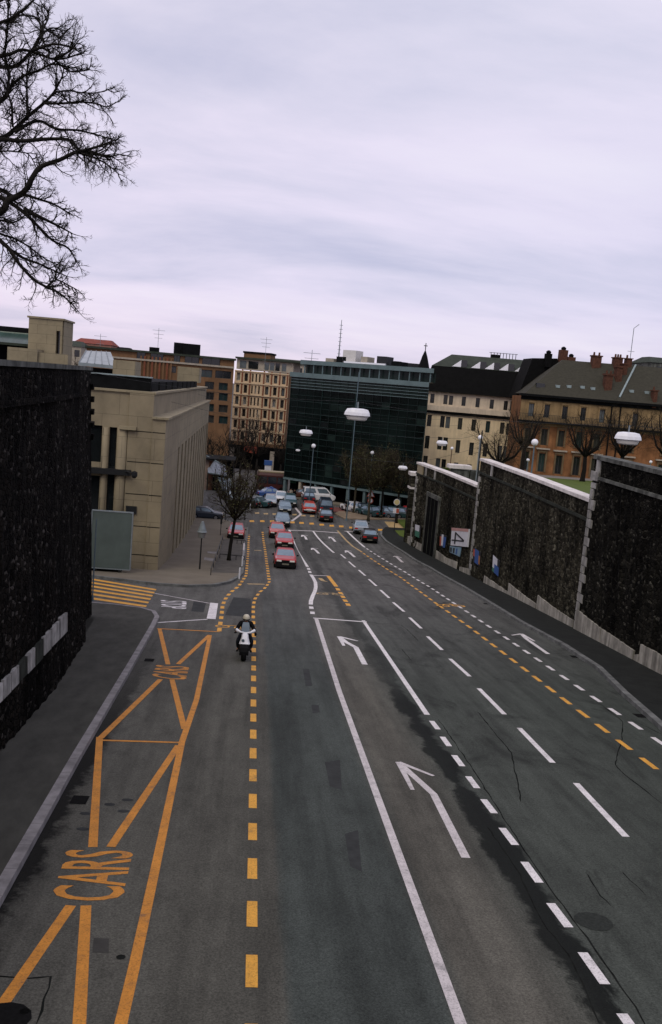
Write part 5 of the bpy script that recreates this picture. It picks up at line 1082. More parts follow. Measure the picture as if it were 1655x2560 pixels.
    MB().loft([[(-W2*.95, -L2+.2, .28), (W2*.95, -L2+.2, .28), (W2*.95, -L2+.2, .5), (-W2*.95, -L2+.2, .5)], [(-W2*.88, -L2-.07, .30), (W2*.88, -L2-.07, .30), (W2*.88, -L2-.07, .5), (-W2*.88, -L2-.07, .5)]]).build('bumper', M_TRIMB, t, bevel=.02)
    MB().box(-.26, .26, L2+.072, L2+.08, .33, .44).build('number_plate', M_PLATE, t); MB().box(-.26, .26, -L2-.08, -L2-.072, .34, .45).build('number_plate', M_PLATE, t)
    if extra: extra(t, K)
    p = Vector(loc); fwd = Vector((-math.sin(heading), math.cos(heading)))
    y0, y1 = p.y+fwd.y*L2*.6, p.y-fwd.y*L2*.6
    sl_ = (zr(p.y+fwd.y)-zr(p.y-fwd.y))/2
    t.location = (p.x, p.y, zr(p.y)+.0); t.rotation_euler = (math.atan(sl_), 0, heading)
    return t
PR = car_paint('red_car_paint', (.46, .028, .03)); PR2 = car_paint('faded_red_car_paint', (.50, .07, .045)); PB = car_paint('blue_grey_car_paint', (.16, .22, .28)); PT = car_paint('teal_car_paint', (.03, .09, .10))
PS = car_paint('silver_car_paint', (.34, .37, .42)); PBL = car_paint('blue_car_paint', (.03, .10, .30)); PK = car_paint('black_car_paint', (.012, .012, .015)); PW = car_paint('white_car_paint', (.70, .70, .72)); PBR = car_paint('brown_car_paint', (.13, .05, .03)); PDB = car_paint('dark_blue_car_paint', (.02, .035, .06))
def put(kind, paint, label, pxy, facing, R=None, **k):
    p = gp(*(R(*pxy) if R else pxy)); L2 = KIND[kind]['L']/2
    if facing == 'in': loc, h = (p.x, p.y+L2, 0), math.pi+k.pop('dh', 0)
    elif facing == 'out': loc, h = (p.x, p.y+L2, 0), k.pop('dh', 0)
    else: loc, h = (p.x, p.y+.9, 0), facing
    return car(kind, paint, label, loc, h, **k)
Q = 'cars queueing towards the camera'; D = 'driving_car'
put('sedan', PR, 'red saloon at the near end of the oncoming queue, with black bumper', (1195, 1400), 'in', R4, name=D, group=Q)
put('sedan', PR, 'red car second from the near end of the queue, tucked behind the front red one', (1186, 1148), 'in', R4, name=D, group=Q)
put('hatch', PR2, 'orange-red hatchback third in the oncoming queue, a little to the left', (1090, 1012), 'in', R4, name=D, group=Q)
put('sedan', PB, 'blue-grey car with a bright headlight just behind the three red cars', (1160, 868), 'in', R4, name=D, group=Q)
put('hatch', PB, 'grey-green hatchback fifth in the oncoming queue, on the dashed crossing', (1192, 700), 'in', R4, name=D, group=Q)
put('wagon', PT, 'teal estate half hidden behind the grey-green hatchback in the queue', (1262, 612), 'in', R4, name=D, group=Q)
put('hatch', PS, 'pale blue hatchback alone left of the oncoming queue', (1006, 606), 'in', R4, name=D)
def stripe(t, K): MB().box(-K['W']/2-.012, K['W']/2+.012, -.9, .9, .5, .68).build('side_stripe', PW, t); MB().box(-.5, .5, -.3, -.05, K['H'], K['H']+.12).build('roof_bar', Bl, t, bevel=.02)
put('sedan', PBL, 'blue and white car turning across the far junction', (1028, 492), -1.25, R4, name=D, extra=stripe)
put('sedan', PW, 'white-fronted car with bright bonnet beside the teal estate', (1140, 560), 'in', R4, name=D)
def tailg(t, K): MB().box(-.72, .72, -K['L']/2-.011, -K['L']/2+.05, .50, .70).build('pale_tailgate', PW, t)
put('wagon', PR2, 'red estate with pale tailgate driving away over the junction', (512, 524), 'out', R5, name=D, extra=tailg)
put('sedan', PDB, 'dark blue car ahead of the red estate', (512, 418), 'out', R5, name=D)
put('sedan', PK, 'black saloon with lit red tail lamps on the crossing dashes', (676, 602), 'out', R5, name=D)
put('van', PDB, 'tall dark van directly ahead of the black saloon with red tail lamps', (672, 530), 'out', R5, name=D)
put('sedan', PS, 'silver-blue car with red tail lamps in the right-hand lane', (1022, 722), 'out', R5, name=D, dh=-.06)
put('hatch', PK, 'black hatchback with a white number plate behind the silver-blue car', (1104, 806), 'out', R5, name=D, dh=-.06)
put('hatch', PR, 'red hatchback parked behind the street tree on the left', (556, 1030), 'in', R4)
put('sedan', PT, 'dark teal car parked beyond the street tree', (790, 606), 1.2, R4); put('hatch', PK, 'black car parked left of the dark teal one', (665, 612), 1.2, R4)
put('van', PW, 'white van crossing in front of the glass block', (600, 402), -1.45, R5, name=D)
put('sedan', PBR, 'brown car standing left of the white van by the glass block', (450, 372), 1.6, R5)
G = 'cars parked in a row before the glass block'
put('hatch', PW, 'white hatchback at the left end of the parked row', (930, 505), .5, R5, group=G); put('sedan', PDB, 'dark blue saloon second from the left in the parked row', (1010, 520), .5, R5, group=G)
put('sedan', PT, 'teal saloon in the middle of the parked row below the signs', (1095, 548), .6, R5, group=G); put('sedan', PB, 'blue-grey saloon between the teal saloon and the sign with a round yellow disc', (1195, 556), 1.3, R5, group=G)
put('wagon', PT, 'dark teal estate behind the round yellow sign', (1290, 560), 1.4, R5, group=G); put('hatch', PR, 'small red car at the right end of the parked row by the wall', (1432, 552), 1.3, R5, group=G)
put('hatch', PDB, 'dark car nose emerging at the far corner of the stone hall', (165, 765), -1.57, R4, name=D)
# red bus far back
p = gp(679, 1231); t = thing('minibus', 'dark red minibus with cream roof waiting beyond the junction, left of the glass block', 'minibus', (0, 0, 0), None, True)
MB().loft([[(-2.3, y, z) for y, z in ((-1.2, .35), (1.2, .35), (1.25, 2.5), (1.0, 2.9), (-1.0, 2.9), (-1.25, 2.5))], [(2.3, y, z) for y, z in ((-1.2, .35), (1.2, .35), (1.25, 2.5), (1.0, 2.9), (-1.0, 2.9), (-1.25, 2.5))]]).build('body', mat('bus_red', (.075, .012, .010), .5), t, bevel=.03)
MB().box(-2.2, 2.2, -1.0, 1.0, 2.91, 3.05).build('roof', mat('bus_cream', (.30, .25, .15), .6), t)
for k in range(3): MB().box(-2.1+k*1.42, -.85+k*1.42, -1.275, -1.24, 1.3, 2.3).build('side_window', M_WING, t)
for x in (-1.4, 1.4): MB().lathe([(.42, -.14), (.42, .14)], (x, -1.12, .42), 14, 'Y').build('wheel', M_TYRE, t)
t.location = (p.x, p.y+1.2, zr(p.y)); t.rotation_euler = (0, 0, .02)

# ================================================================== PEOPLE
def skin(name, J, E, m, parent, sub=1):
    me = bpy.data.meshes.new(name); me.from_pydata([j[0] for j in J], E, []); o = bpy.data.objects.new(name, me); COL.objects.link(o)
    md = o.modifiers.new('s', 'SKIN'); md.use_smooth_shade = True
    for i, j in enumerate(J):
        r = j[1]; me.skin_vertices[0].data[i].radius = (r, r) if not hasattr(r, '__len__') else r
    me.skin_vertices[0].data[0].use_root = True
    if sub: o.modifiers.new('u', 'SUBSURF').levels = sub
    bpy.context.view_layer.update(); m2 = bpy.data.meshes.new_from_object(o.evaluated_get(bpy.context.evaluated_depsgraph_get()))
    o.modifiers.clear(); o.data = m2; m2.name = name; m2.materials.clear(); m2.materials.append(m)
    for p in m2.polygons: p.use_smooth = True
    o.parent = parent; return o
def person(label, loc, rz, P, top=M_DCLOTH, leg=M_JEANS, hair=M_TRIMB, helmet=None, name='person'):
    """P: joints hip, chest, neck, head, sh, el, ha, hipj, kn, an, toe (pairs with sign on x)"""
    t = thing(name, label, 'person', (0, 0, 0), None, True)
    J = [(P['hip'], .13), (P['chest'], (.16, .12)), (P['neck'], .055), (P['head'], (.085, .10)), ((P['head'][0], P['head'][1], P['head'][2]+.10), .07)]; E = [(0, 1), (1, 2), (2, 3), (3, 4)]
    def mir(p, s): return (p[0]*s, p[1], p[2])
    legJ = [(P['hip'], .14)]; legE = []; topJ = [(P['hip'], .15), (P['chest'], (.19, .14)), (P['neck'], .075)]; topE = [(0, 1), (1, 2)]
    for s, k in ((1, ''), (-1, '2')):
        g = lambda n: mir(P.get(n+k if n+k in P else n), s)
        b = len(J); J += [(g('sh'), .06), (g('el'), .045), (g('ha'), .032)]; E += [(1, b), (b, b+1), (b+1, b+2)]
        b = len(J); J += [(g('hj'), .085), (g('kn'), .055), (g('an'), .04), (g('toe'), .035)]; E += [(0, b), (b, b+1), (b+1, b+2), (b+2, b+3)]
        b = len(topJ); topJ += [(g('sh'), .095), (g('el'), .075), (g('ha'), .055)]; topE += [(1, b), (b, b+1), (b+1, b+2)]
        b = len(legJ); legJ += [(g('hj'), .105), (g('kn'), .08), (g('an'), .07)]; legE += [(0, b), (b, b+1), (b+1, b+2)]
    body = skin('body', J, E, M_SKIN, t); skin('jacket', topJ, topE, top, t); skin('trousers', legJ, legE, leg, t)
    for s, k in ((1, ''), (-1, '2')):
        an = mir(P.get('an'+k, P['an']), s); to = mir(P.get('toe'+k, P['toe']), s); MB().tube([(an[0], an[1]-.05, an[2]-.03), (an[0], an[1]+.06, an[2]-.04), (to[0], to[1]+.03, to[2]-.02)], [.05, .052, .038], 8).build('shoe', M_TRIMB, t, smooth=True)
        ha = Vector(mir(P.get('ha'+k, P['ha']), s)); el = Vector(mir(P.get('el'+k, P['el']), s)); d = (ha-el).normalized(); side = Vector((s, 0, 0)); up = d.cross(side).normalized() if abs(d.dot(side)) < .95 else Vector((0, 0, 1))
        side = up.cross(d).normalized(); HJ = [(tuple(ha), .03), (tuple(ha+d*.05), (.038, .02)), (tuple(ha+d*.09), (.036, .016))]; hand = skin('hand', HJ, [(0, 1), (1, 2)], M_DCLOTH if helmet else M_SKIN, t)
        for i, (ox, ln) in enumerate(((-.028, .062), (-.01, .075), (.01, .07), (.027, .055))):
            b0 = ha+d*.085+side*ox; FJ = [(tuple(b0), .009), (tuple(b0+d*ln*.5-up*.012), .0085), (tuple(b0+d*ln*.8-up*.035), .0075), (tuple(b0+d*ln*.75-up*.06), .007)]
            f = skin('finger', FJ, [(0, 1), (1, 2), (2, 3)], M_DCLOTH if helmet else M_SKIN, hand, 0)
        b0 = ha+d*.03-side*.03*s; f = skin('thumb', [(tuple(b0), .011), (tuple(b0+d*.03-side*.025*s-up*.015), .010), (tuple(b0+d*.055-side*.03*s-up*.04), .008)], [(0, 1), (1, 2)], M_DCLOTH if helmet else M_SKIN, hand, 0)
    hx, hy, hz = P['head']; F_ = .1
    MB().lathe([(.012, -.02), (.016, 0), (.008, .03)], (hx, hy+F_, hz+.02), 6).build('nose', M_SKIN, body)
    for s in (-1, 1): MB().lathe([(.008, -.004), (.012, 0), (.008, .004)], (hx+s*.033, hy+F_-.012, hz+.05), 8, 'Y').build('eye', M_BLK, body); MB().lathe([(.02, -.008), (.03, 0), (.02, .008)], (hx+s*.088, hy, hz+.035), 8, 'X').build('ear', M_SKIN, body)
    MB().box(hx-.025, hx+.025, hy+F_-.02, hy+F_+.0, hz-.035, hz-.022).build('mouth', mat('lips', (.30, .10, .08), .6), body)
    if helmet: 
        MB().lathe([(.118, -.02), (.135, .03), (.138, .08), (.12, .14), (.075, .19), (.02, .205)], (hx, hy-.015, hz), 18).build('helmet', helmet, t, smooth=True); MB().lathe([(.137, -.02), (.141, .02)], (hx, hy-.012, hz+.02), 18).build('helmet_rim', M_TRIMB, t, smooth=True)
    else: MB().lathe([(.09, .02), (.108, .06), (.10, .12), (.06, .165), (.01, .175)], (hx, hy-.02, hz), 14).build('hair', hair, t, smooth=True)
    t.location = loc; t.rotation_euler = (0, 0, rz); return t
STAND = dict(hip=(0, 0, .95), chest=(0, -.01, 1.32), neck=(0, 0, 1.47), head=(0, .02, 1.58), sh=(.19, 0, 1.40), el=(.25, -.03, 1.12), ha=(.25, .08, .86), hj=(.09, 0, .88), kn=(.10, .08, .48), an=(.10, .12, .09), toe=(.11, .26, .05),
             kn2=(.10, .02, .48), an2=(.10, -.22, .12), toe2=(.11, -.08, .05))
for (x, y), rz, lb, tp, lg in (((365, 398), .6, 'person in black coat walking right of the queue near the glass block', M_DCLOTH, M_JEANS), ((330, 392), 2.6, 'person in pale jacket beside the one in the black coat', mat('pale_jacket', (.35, .32, .28), .9), M_JEANS),
                           ((868, 512), 3.0, 'person in dark clothes standing on the traffic island left of the parked row', M_DCLOTH, M_DCLOTH)):
    p = gp(*R5(x, y)); person(lb, (p.x, p.y, zr(p.y)+(.12 if x == 868 else 0)), rz, STAND, tp, lg)
# motorcycle and rider
p = gp(607, 1652); MOTO = Vector((p.x+.02, p.y+.72, zr(p.y+.72)))
t = thing('motorcycle', 'black motorcycle with white front fairing and windscreen coming up the street', 'motorcycle', (0, 0, 0), None, True)
for y, wd in ((.74, .10), (-.72, .10)):
    wh = MB().lathe([(.21, -wd*.8), (.28, -wd), (.315, -wd*.35), (.315, wd*.35), (.28, wd), (.21, wd*.8)], (0, y, .315), 24, 'X').build('wheel', M_TYRE, t, smooth=True); MB().lathe([(.2, -.04), (.2, .04)], (0, y, .315), 14, 'X').build('rim', M_RIM, wh)
MB().loft([[(-.15, y, z), (.15, y, z), (.18, y-.02, z-.14), (-.18, y-.02, z-.14)] for y, z in ((1.06, .40), (1.02, .55), (.88, .66), (.68, .68), (.5, .6))]).build('front_mudguard', M_TRIMB, t, bevel=.01)
for s in (-1, 1): MB().tube([(s*.11, .74, .315), (s*.11, .52, .95)], .028, 8).build('fork', M_TRIMB, t); MB().tube([(s*.06, .42, 1.0), (s*.25, .36, 1.06), (s*.40, .22, 1.04)], .017, 8).build('handlebar', M_TRIMB, t)
# white nose panel, narrow at top and flaring at bottom
MB().loft([[(-w_, y-.10, z), (-w_*.7, y, z), (w_*.7, y, z), (w_, y-.10, z)] for z, w_, y in ((.60, .17, .80), (.66, .21, .84), (.74, .18, .80), (.86, .145, .76), (.98, .125, .70), (1.06, .09, .62))]).build('nose_fairing', M_WPLAS, t, smooth=False)
MB().lathe([(.055, -.01), (.055, .012)], (.065, .835, .80), 12, 'Y').build('headlight', M_CGLASS, t)
MB().loft([[(-.17, .55, z), (.17, .55, z), (.27, -.1, z), (-.27, -.1, z)] for z in (.3, .62)]+[[(-.13, .5, .85), (.13, .5, .85), (.17, -.1, .85), (-.17, -.1, .85)]]).build('engine_cover', M_TRIMB, t, bevel=.03)
# white cross-fairing ending in mirror housings
pts = [(-.36, .50, 1.16), (-.30, .53, 1.12), (-.18, .57, 1.07), (0, .60, 1.05), (.18, .57, 1.07), (.30, .53, 1.12), (.36, .50, 1.16)]
MB().tube(pts, [.055, .06, .035, .032, .035, .06, .055], 10).build('cross_fairing', M_WPLAS, t, smooth=True)
for s in (-1, 1): MB().box(s*.34-.05, s*.34+.05, .455, .47, 1.12, 1.2).build('mirror', M_CGLASS, t, bevel=.01)
MB().loft([[(-.15, .585, 1.07), (.15, .585, 1.07), (.15, .575, 1.07), (-.15, .575, 1.07)], [(-.15, .52, 1.28), (.15, .52, 1.28), (.15, .51, 1.28), (-.15, .51, 1.28)], [(-.11, .44, 1.44), (.11, .44, 1.44), (.11, .43, 1.44), (-.11, .43, 1.44)]]).build('windscreen', mat('smoked_screen', (.16, .21, .25), .08, .1, 2, spec=.7), t)
MB().loft([[(-.12, y, z-.1), (.12, y, z-.1), (.15, y, z), (-.15, y, z)] for y, z in ((.35, .95), (.05, .93), (-.15, .82), (-.6, .84), (-.95, .9))]).build('seat', M_DCLOTH, t, bevel=.02)
MB().tube([(.2, .2, .28), (.22, -.6, .3), (.22, -1.0, .38)], [.04, .05, .06], 8).build('exhaust', M_RIM, t); MB().box(-.1, .1, -1.0, -.97, .70, .78).build('taillight', M_TAIL, t)
t.location = MOTO; t.rotation_euler = (math.atan(.1), 0, math.pi)
RIDE = dict(hip=(0, -.28, .93), chest=(0, -.12, 1.27), neck=(0, -.05, 1.41), head=(0, -.01, 1.50), sh=(.20, -.08, 1.34), el=(.34, .05, 1.12), ha=(.37, .22, 1.06), hj=(.13, -.2, .88), kn=(.27, .22, .70), an=(.24, -.02, .36), toe=(.27, .14, .30))
person('motorcyclist in black leathers and cream helmet gripping the handlebars', MOTO, math.pi, RIDE, helmet=M_HELM)
bpy.data.objects[-1] if False else None

# ================================================================== STREET FURNITURE
def pendant(label, p, w_=1.05, group='pendant lamps over the street'):
    t = thing('street_lamp', label, 'street lamp', tuple(p), group); k = w_/1.05
    def ov(r, z, n=20, sx=1.0, sy=.62): return [(p[0]+r*k*sx*math.cos(2*math.pi*i/n), p[1]+r*k*sy*math.sin(2*math.pi*i/n), p[2]+z*k) for i in range(n)]
    MB().loft([ov(.22, .24), ov(.42, .21), ov(.50, .08), ov(.53, -.04), ov(.47, -.07)]).build('shade', M_WLAMP, t, smooth=False)
    MB().loft([ov(.45, -.08), ov(.40, -.20), ov(.34, -.24)]).build('lens', M_FROST, t)
    MB().tube([(p[0], p[1], p[2]+.24*k), (p[0], p[1], p[2]+.5*k)], .03, 6).build('hanger', M_GREYMET, t); return t
LA = at(893, 1036, 37); LB = at(765, 1082, 72); LC = at(1570, 1096, 34.5); LD = at(1105, 1108, 76); LE = at(1007, 1170, 96); LF = at(745, 1126, 128)
pendant('large white pendant lamp in the centre, before the glass block', LA); pendant('smaller white pendant lamp left of the large central one', LB); pendant('large white pendant lamp at the right over the nearest wall', LC)
pendant('white pendant lamp before the cream building above the wall', LD, .95); pendant('white lamp low beside the far end of the right wall', LE, 1.0); pendant('tiny white lamp far off before the glass block, lowest of the three on the left', LF, .65)
def wire(label, pts, r=.012):
    P = []
    for a, b in zip(pts, pts[1:]):
        a, b = Vector(a), Vector(b)
        for i in range(6): q = a.lerp(b, i/6); q.z -= .25*math.sin(math.pi*i/6); P.append(q)
    P.append(Vector(pts[-1])); t = thing('span_wire', label, 'cable', tuple(P[0]), 'wires carrying the pendant lamps'); MB().tube(P, r, 4).build('cable', M_BLKMET, t)
def up(p, h=.5): return (p[0], p[1], p[2]+h)
wire('thin wire holding the large central lamp, strung across the near street', [(-6.95, 37, 7.0), up(LA), up(LC), (19.2, 34, 7.3)])
wire('thin wire across the street holding the lamp before the cream building', [(-6.9, 73, 5.0), up(LB), up(LD, .45), (18.9, 77, LD.z+1.1)])
wire('thin wire far down the street holding the low lamps', [(-6.6, 116, 3.6), up(LF), up(LE), (24, 100, LE.z+2.5)])
wire('second thin wire crossing in front of the glass block', [(-6.6, 100, 5.2), (8, 99, 3.6), (21.5, 98, 4.2)])
wire('thin wire crossing high before the brown and grid buildings', [(-7, 110, 5.6), (6, 108, 3.9), (22, 106, 4.6)])
def pole(label, p, h, r=.07, m=M_GREYMET, name='pole', cat='pole', group=None):
    t = thing(name, label, cat, tuple(p), group); mb = MB().tube([p, (p[0], p[1], p[2]+h)], [r, r*.7], 8); mb.build('shaft', m, t); MB().lathe([(r*2, 0), (r*1.6, .25), (r*1.1, .3)], tuple(p), 10).build('foot', m, t); return t
pole('dark pole behind the right wall carrying the lamp wire', (18.9, 77, -1.6), LD.z+2.9, .08, M_BLKMET); pole('dark pole outside the right edge carrying the near lamp wire', (19.2, 34, 3.2), 4.3, .09, M_BLKMET)
gp_ = at(870, 1252, 112); mt = at(896, 930, 112); pole('tall slender blue-grey mast standing before the glass block behind the central lamp', (gp_.x, 112, -9), mt.z+9, .075, M_BLUEMET, 'mast', 'mast')
def globe(label, px_, y, Y, r, zb, m=M_BLUEMET, group='globe lamps beyond the wall'):
    p = at(px_, y, Y); t = thing('globe_lamp', label, 'street lamp', (p.x, Y, zb), group); MB().tube([(p.x, Y, zb), (p.x, Y, p.z-r)], [.07, .05], 8).build('pole', m, t)
    MB().lathe([(r*math.sin(a)+.001, -r*math.cos(a)) for a in [math.pi*i/10 for i in range(11)]], tuple(p), 16).build('globe', M_WLAMP, t, smooth=True); return t
globe('white globe lamp on a blue-grey pole on the grass beyond the wall', 1337, 1106, 68, .26, tz(22, 68)); globe('small white globe lamp on a pale pole before the cream building', 1201, 1094, 86, .24, -2.2, M_GREYMET)
globe('tiny globe lamp on a brown pole, leftmost beyond the wall', 1130, 1121, 112, .2, -8.5, mat('brown_pole_paint', (.12, .06, .035), .6)); globe('tiny lamp on a thin pole before the glass block, right of the smaller pendant lamp', 784, 1115, 122, .3, -9, M_BLUEMET); globe('tiny lamp on a thin pole, right of the tall mast', 931, 1132, 118, .24, -9, M_BLUEMET)
globe('low white lamp on the blue-grey pole by the orange house', 1320, 1150, 100, .18, tz(30, 100)); globe('tiny white lamp near the right edge before the orange house', 1627, 1155, 100, .18, tz(38, 100))
# stair pier behind the low wall
q = at(*R3(345, 955), 88); t = thing('stair_pier', 'pale stone pier with white cap above the lowest wall section', 'pier', (q.x, 88, -3))
MB().box(q.x-.55, q.x+1.1, 88, 89, -4, q.z-.25).build('shaft', M_COPED, t); MB().box(q.x-.95, q.x+1.3, 87.8, 89.2, q.z-.25, q.z+.15).build('cap', M_COPE, t, bevel=.05); MB().box(q.x+1.3, q.x+4.2, 88.4, 88.8, -4, q.z-.3).build('parapet', M_COPED, t)
# lantern on left pavement
p = gp(499, 1423, KH); t = thing('street_lantern', 'grey pointed lantern on a slim post on the pavement by the stone hall', 'street lamp', (p.x, p.y, p.z))
zt = at(509, 1303, p.y).z; zl = at(508, 1330, p.y).z
MB().tube([(p.x, p.y, p.z), (p.x, p.y, zl-.1)], [.06, .04], 8).build('pole', M_BLKMET, t); MB().lathe([(.36, zl), (.30, zl+.08), (.10, zt-.05), (.03, zt)], (p.x, p.y, 0), 8).build('hood', M_GREYMET, t); MB().lathe([(.20, zl-.42), (.30, zl-.01)], (p.x, p.y, 0), 8).build('glass', mat('lantern_glass', (.22, .23, .23), .3, .1, 4), t)
# grey-green hoarding board
Yb = 58.9; c = [at(x, y, Yb) for x, y in ((233, 1277), (332, 1285), (322, 1424), (224, 1418))]
t = thing('notice_board', 'large plain grey-green board standing at the side street beside the hall', 'board', (c[3].x+1.2, Yb, zr(Yb)+KH))
x0, x1 = (c[0].x+c[3].x)/2, (c[1].x+c[2].x)/2; MB().box(x0, x1, Yb, Yb+.22, c[2].z, c[0].z).build('panel', M_BOARD, t, bevel=.015)
mb = MB(); mb.box(x0-.05, x1+.05, Yb-.03, Yb+.25, c[0].z, c[0].z+.06); mb.box(x0-.06, x0-.0, Yb-.03, Yb+.25, c[2].z, c[0].z); mb.box(x1, x1+.06, Yb-.03, Yb+.25, c[2].z, c[0].z); mb.box(x0-.05, x1+.05, Yb-.03, Yb+.25, c[2].z-.06, c[2].z); mb.build('frame', M_GREYMET, t)
for x in (x0+.25, x1-.7): MB().box(x, x+.14, Yb+.02, Yb+.18, zr(Yb)+KH, c[2].z-.06).build('leg', M_BLKMET, t)
MB().box(x0-.4, x1-.55, Yb+.3, Yb+1.0, zr(Yb)+KH, zr(Yb)+KH+.35).build('shadow_block', M_BLK, t)  # black block standing in for the dark shadow under the board
p = gp(231, 1503, KH); pole('thin teal pole at the end of the left wall', (p.x, p.y, p.z), 4.2, .035, M_BLUEMET)
p = gp(551, 1338, KH); t = thing('parking_meter', 'dark parking meter on a thin post by the kerb', 'parking meter', tuple(p)); MB().tube([p, (p.x, p.y, p.z+1.1)], .035, 8).build('post', M_BLKMET, t); MB().box(p.x-.09, p.x+.09, p.y-.06, p.y+.06, p.z+1.1, p.z+1.75).build('head', M_BLKMET, t, bevel=.03)
# rails round the tree bed
a, b = gp(*R4(240, 1478), KH), gp(*R4(392, 1030), KH)
def rail(label, a, b, n, h=.75):
    a, b = Vector(a), Vector(b); t = thing('guard_rail', label, 'railing', tuple(a), 'low rails round the tree bed'); z = Vector((0, 0, h)); MB().tube([a+z, b+z], .035, 6).build('top_rail', M_BLKMET, t)
    for i in range(n): q = a.lerp(b, i/(n-1)); MB().tube([q, q+z], .03, 6).build('post', M_BLKMET, t)
rail('long low black rail along the pavement side of the tree bed', a, b, 7, .45)
for k, (xa, ya, xb, yb) in enumerate(((355, 1262, 668, 1290), (520, 1070, 690, 1085))): rail(('short black rail in front of the street tree', 'short black rail behind the street tree')[k], gp(*R4(xa, ya), KH), gp(*R4(xb, yb), KH), 4, .35)
for k, (x, y0, y1) in enumerate(((655, 1275, 1190), (640, 1370, 1315), (605, 1535, 1475), (745, 640, 575))):
    p = gp(*R4(x, y0), KH); t = thing('bollard', ('white bollard nearest the street tree', 'white bollard between the tree bollard and the kerb corner', 'white bollard on the rounded kerb corner', 'pale bollard by the dark parked cars across the junction')[k], 'bollard', tuple(p), 'white bollards')
    MB().lathe([(.055, 0), (.055, .75), (.04, .80), (.02, .82)], tuple(p), 10).build('post', W_, t, smooth=False); MB().lathe([(.14, 0), (.14, .06)], tuple(p), 10).build('foot', M_COPED, t)
MB_ = MB
pp = [g2(*R4(x, y)) for x, y in ((655, 1280), (668, 1090))]; drape(ribbon(pp, .14), KH+.016, 0, 1, 'bay_line', M_WHT2, parent=None, kind='structure')
# road signs
p = gp(*R5(1085, 560), .12); t = thing('road_sign', 'white triangular road sign with round sign beneath, on the traffic island', 'road sign', tuple(p)); h0 = at(*R5(1092, 330), p.y).z; h1 = at(*R5(1088, 390), p.y).z
MB().tube([p, (p.x, p.y, h0+.3)], .045, 8).build('post', M_GREYMET, t); s_ = .62
def tri(r, y, z): return [(p.x+r*math.sin(a), y, z+r*math.cos(a)) for a in (0, 2*math.pi/3, 4*math.pi/3)]
MB().loft([tri(s_, p.y-.10, h0), tri(s_, p.y-.07, h0)]).build('triangle_plate', Rd, t); MB().loft([tri(s_*.72, p.y-.115, h0), tri(s_*.72, p.y-.102, h0)]).build('triangle_face', W_, t)
MB().lathe([(.36, -.11), (.36, -.08)], (p.x, p.y, h1), 18, 'Y').build('round_plate', Rd, t); MB().lathe([(.26, -.125), (.26, -.112)], (p.x, p.y, h1), 18, 'Y').build('round_face', W_, t)
p = gp(*R5(1328, 688), KH); t = thing('road_sign', 'round pale yellow sign on a thin pole above the grass verge', 'road sign', tuple(p)); h0 = at(*R5(1355, 405), p.y); 
MB().tube([p, (h0.x, p.y, h0.z)], .04, 8).build('post', M_BLKMET, t); MB().lathe([(.36, -.09), (.36, -.05)], (h0.x, p.y, h0.z), 20, 'Y').build('rim_plate', W_, t); MB().lathe([(.30, -.10), (.30, -.092)], (h0.x, p.y, h0.z), 20, 'Y').build('round_face', mat('sign_pale_yellow', (.55, .46, .25), .6, .1, 3), t); MB().box(h0.x-.35, h0.x+.35, p.y-.09, p.y-.05, h0.z-1.3, h0.z-.7).build('lower_plate', W_, t); MB().box(h0.x+.02, h0.x+.34, p.y-.1, p.y-.092, h0.z-1.25, h0.z-.75).build('red_symbol', Rd, t)
for k, x in enumerate((500, 760, 1000)):
    p = gp(*R5(x if k else 340, 400 if k == 0 else 470)); 
for k, (x, y, h) in enumerate(((425, 780, 4.5), (675, 770, 4.2))):
    p = gp(*R4(x, y)); pole(('thin dark pole left of the street tree crown', 'thin dark pole right of the street tree crown')[k], (p.x, p.y, p.z), h, .05, M_BLKMET)

# ================================================================== TREES
def rnd_perp(d):
    v = Vector((random.gauss(0, 1), random.gauss(0, 1), random.gauss(0, 1))); v -= d*v.dot(d); return v.normalized()
def sprig(mb, p, d, L_, r, depth, spread=.8, upb=.12, seg=4, kids=4, jit=.22, sides=3, rend=.25):
    pts = [p.copy()]; dd = d.normalized(); rr = [r]
    for i in range(seg):
        dd = (dd+rnd_perp(dd)*jit+Vector((0, 0, upb))).normalized(); pts.append(pts[-1]+dd*L_/seg); rr.append(r*(1-(1-rend)*(i+1)/seg))
    mb.tube(pts, rr, sides if r < .03 else 5, cap=False)
    if depth <= 0: return pts
    for k in range(kids):
        f = random.uniform(.2, 1.0); i = min(seg-1, int(f*seg)); q = pts[i].lerp(pts[i+1], f*seg-i); a = (pts[i+1]-pts[i]).normalized()
        nd_ = (a*random.uniform(.5, 1.0)+rnd_perp(a)*random.uniform(.5, 1.0)*spread).normalized()
        sprig(mb, q, nd_, L_*random.uniform(.42, .7)*(1.1-.4*f), max(.004, rr[i]*.55), depth-1, spread, upb, max(2, seg-1), kids, jit, sides, rend)
    return pts
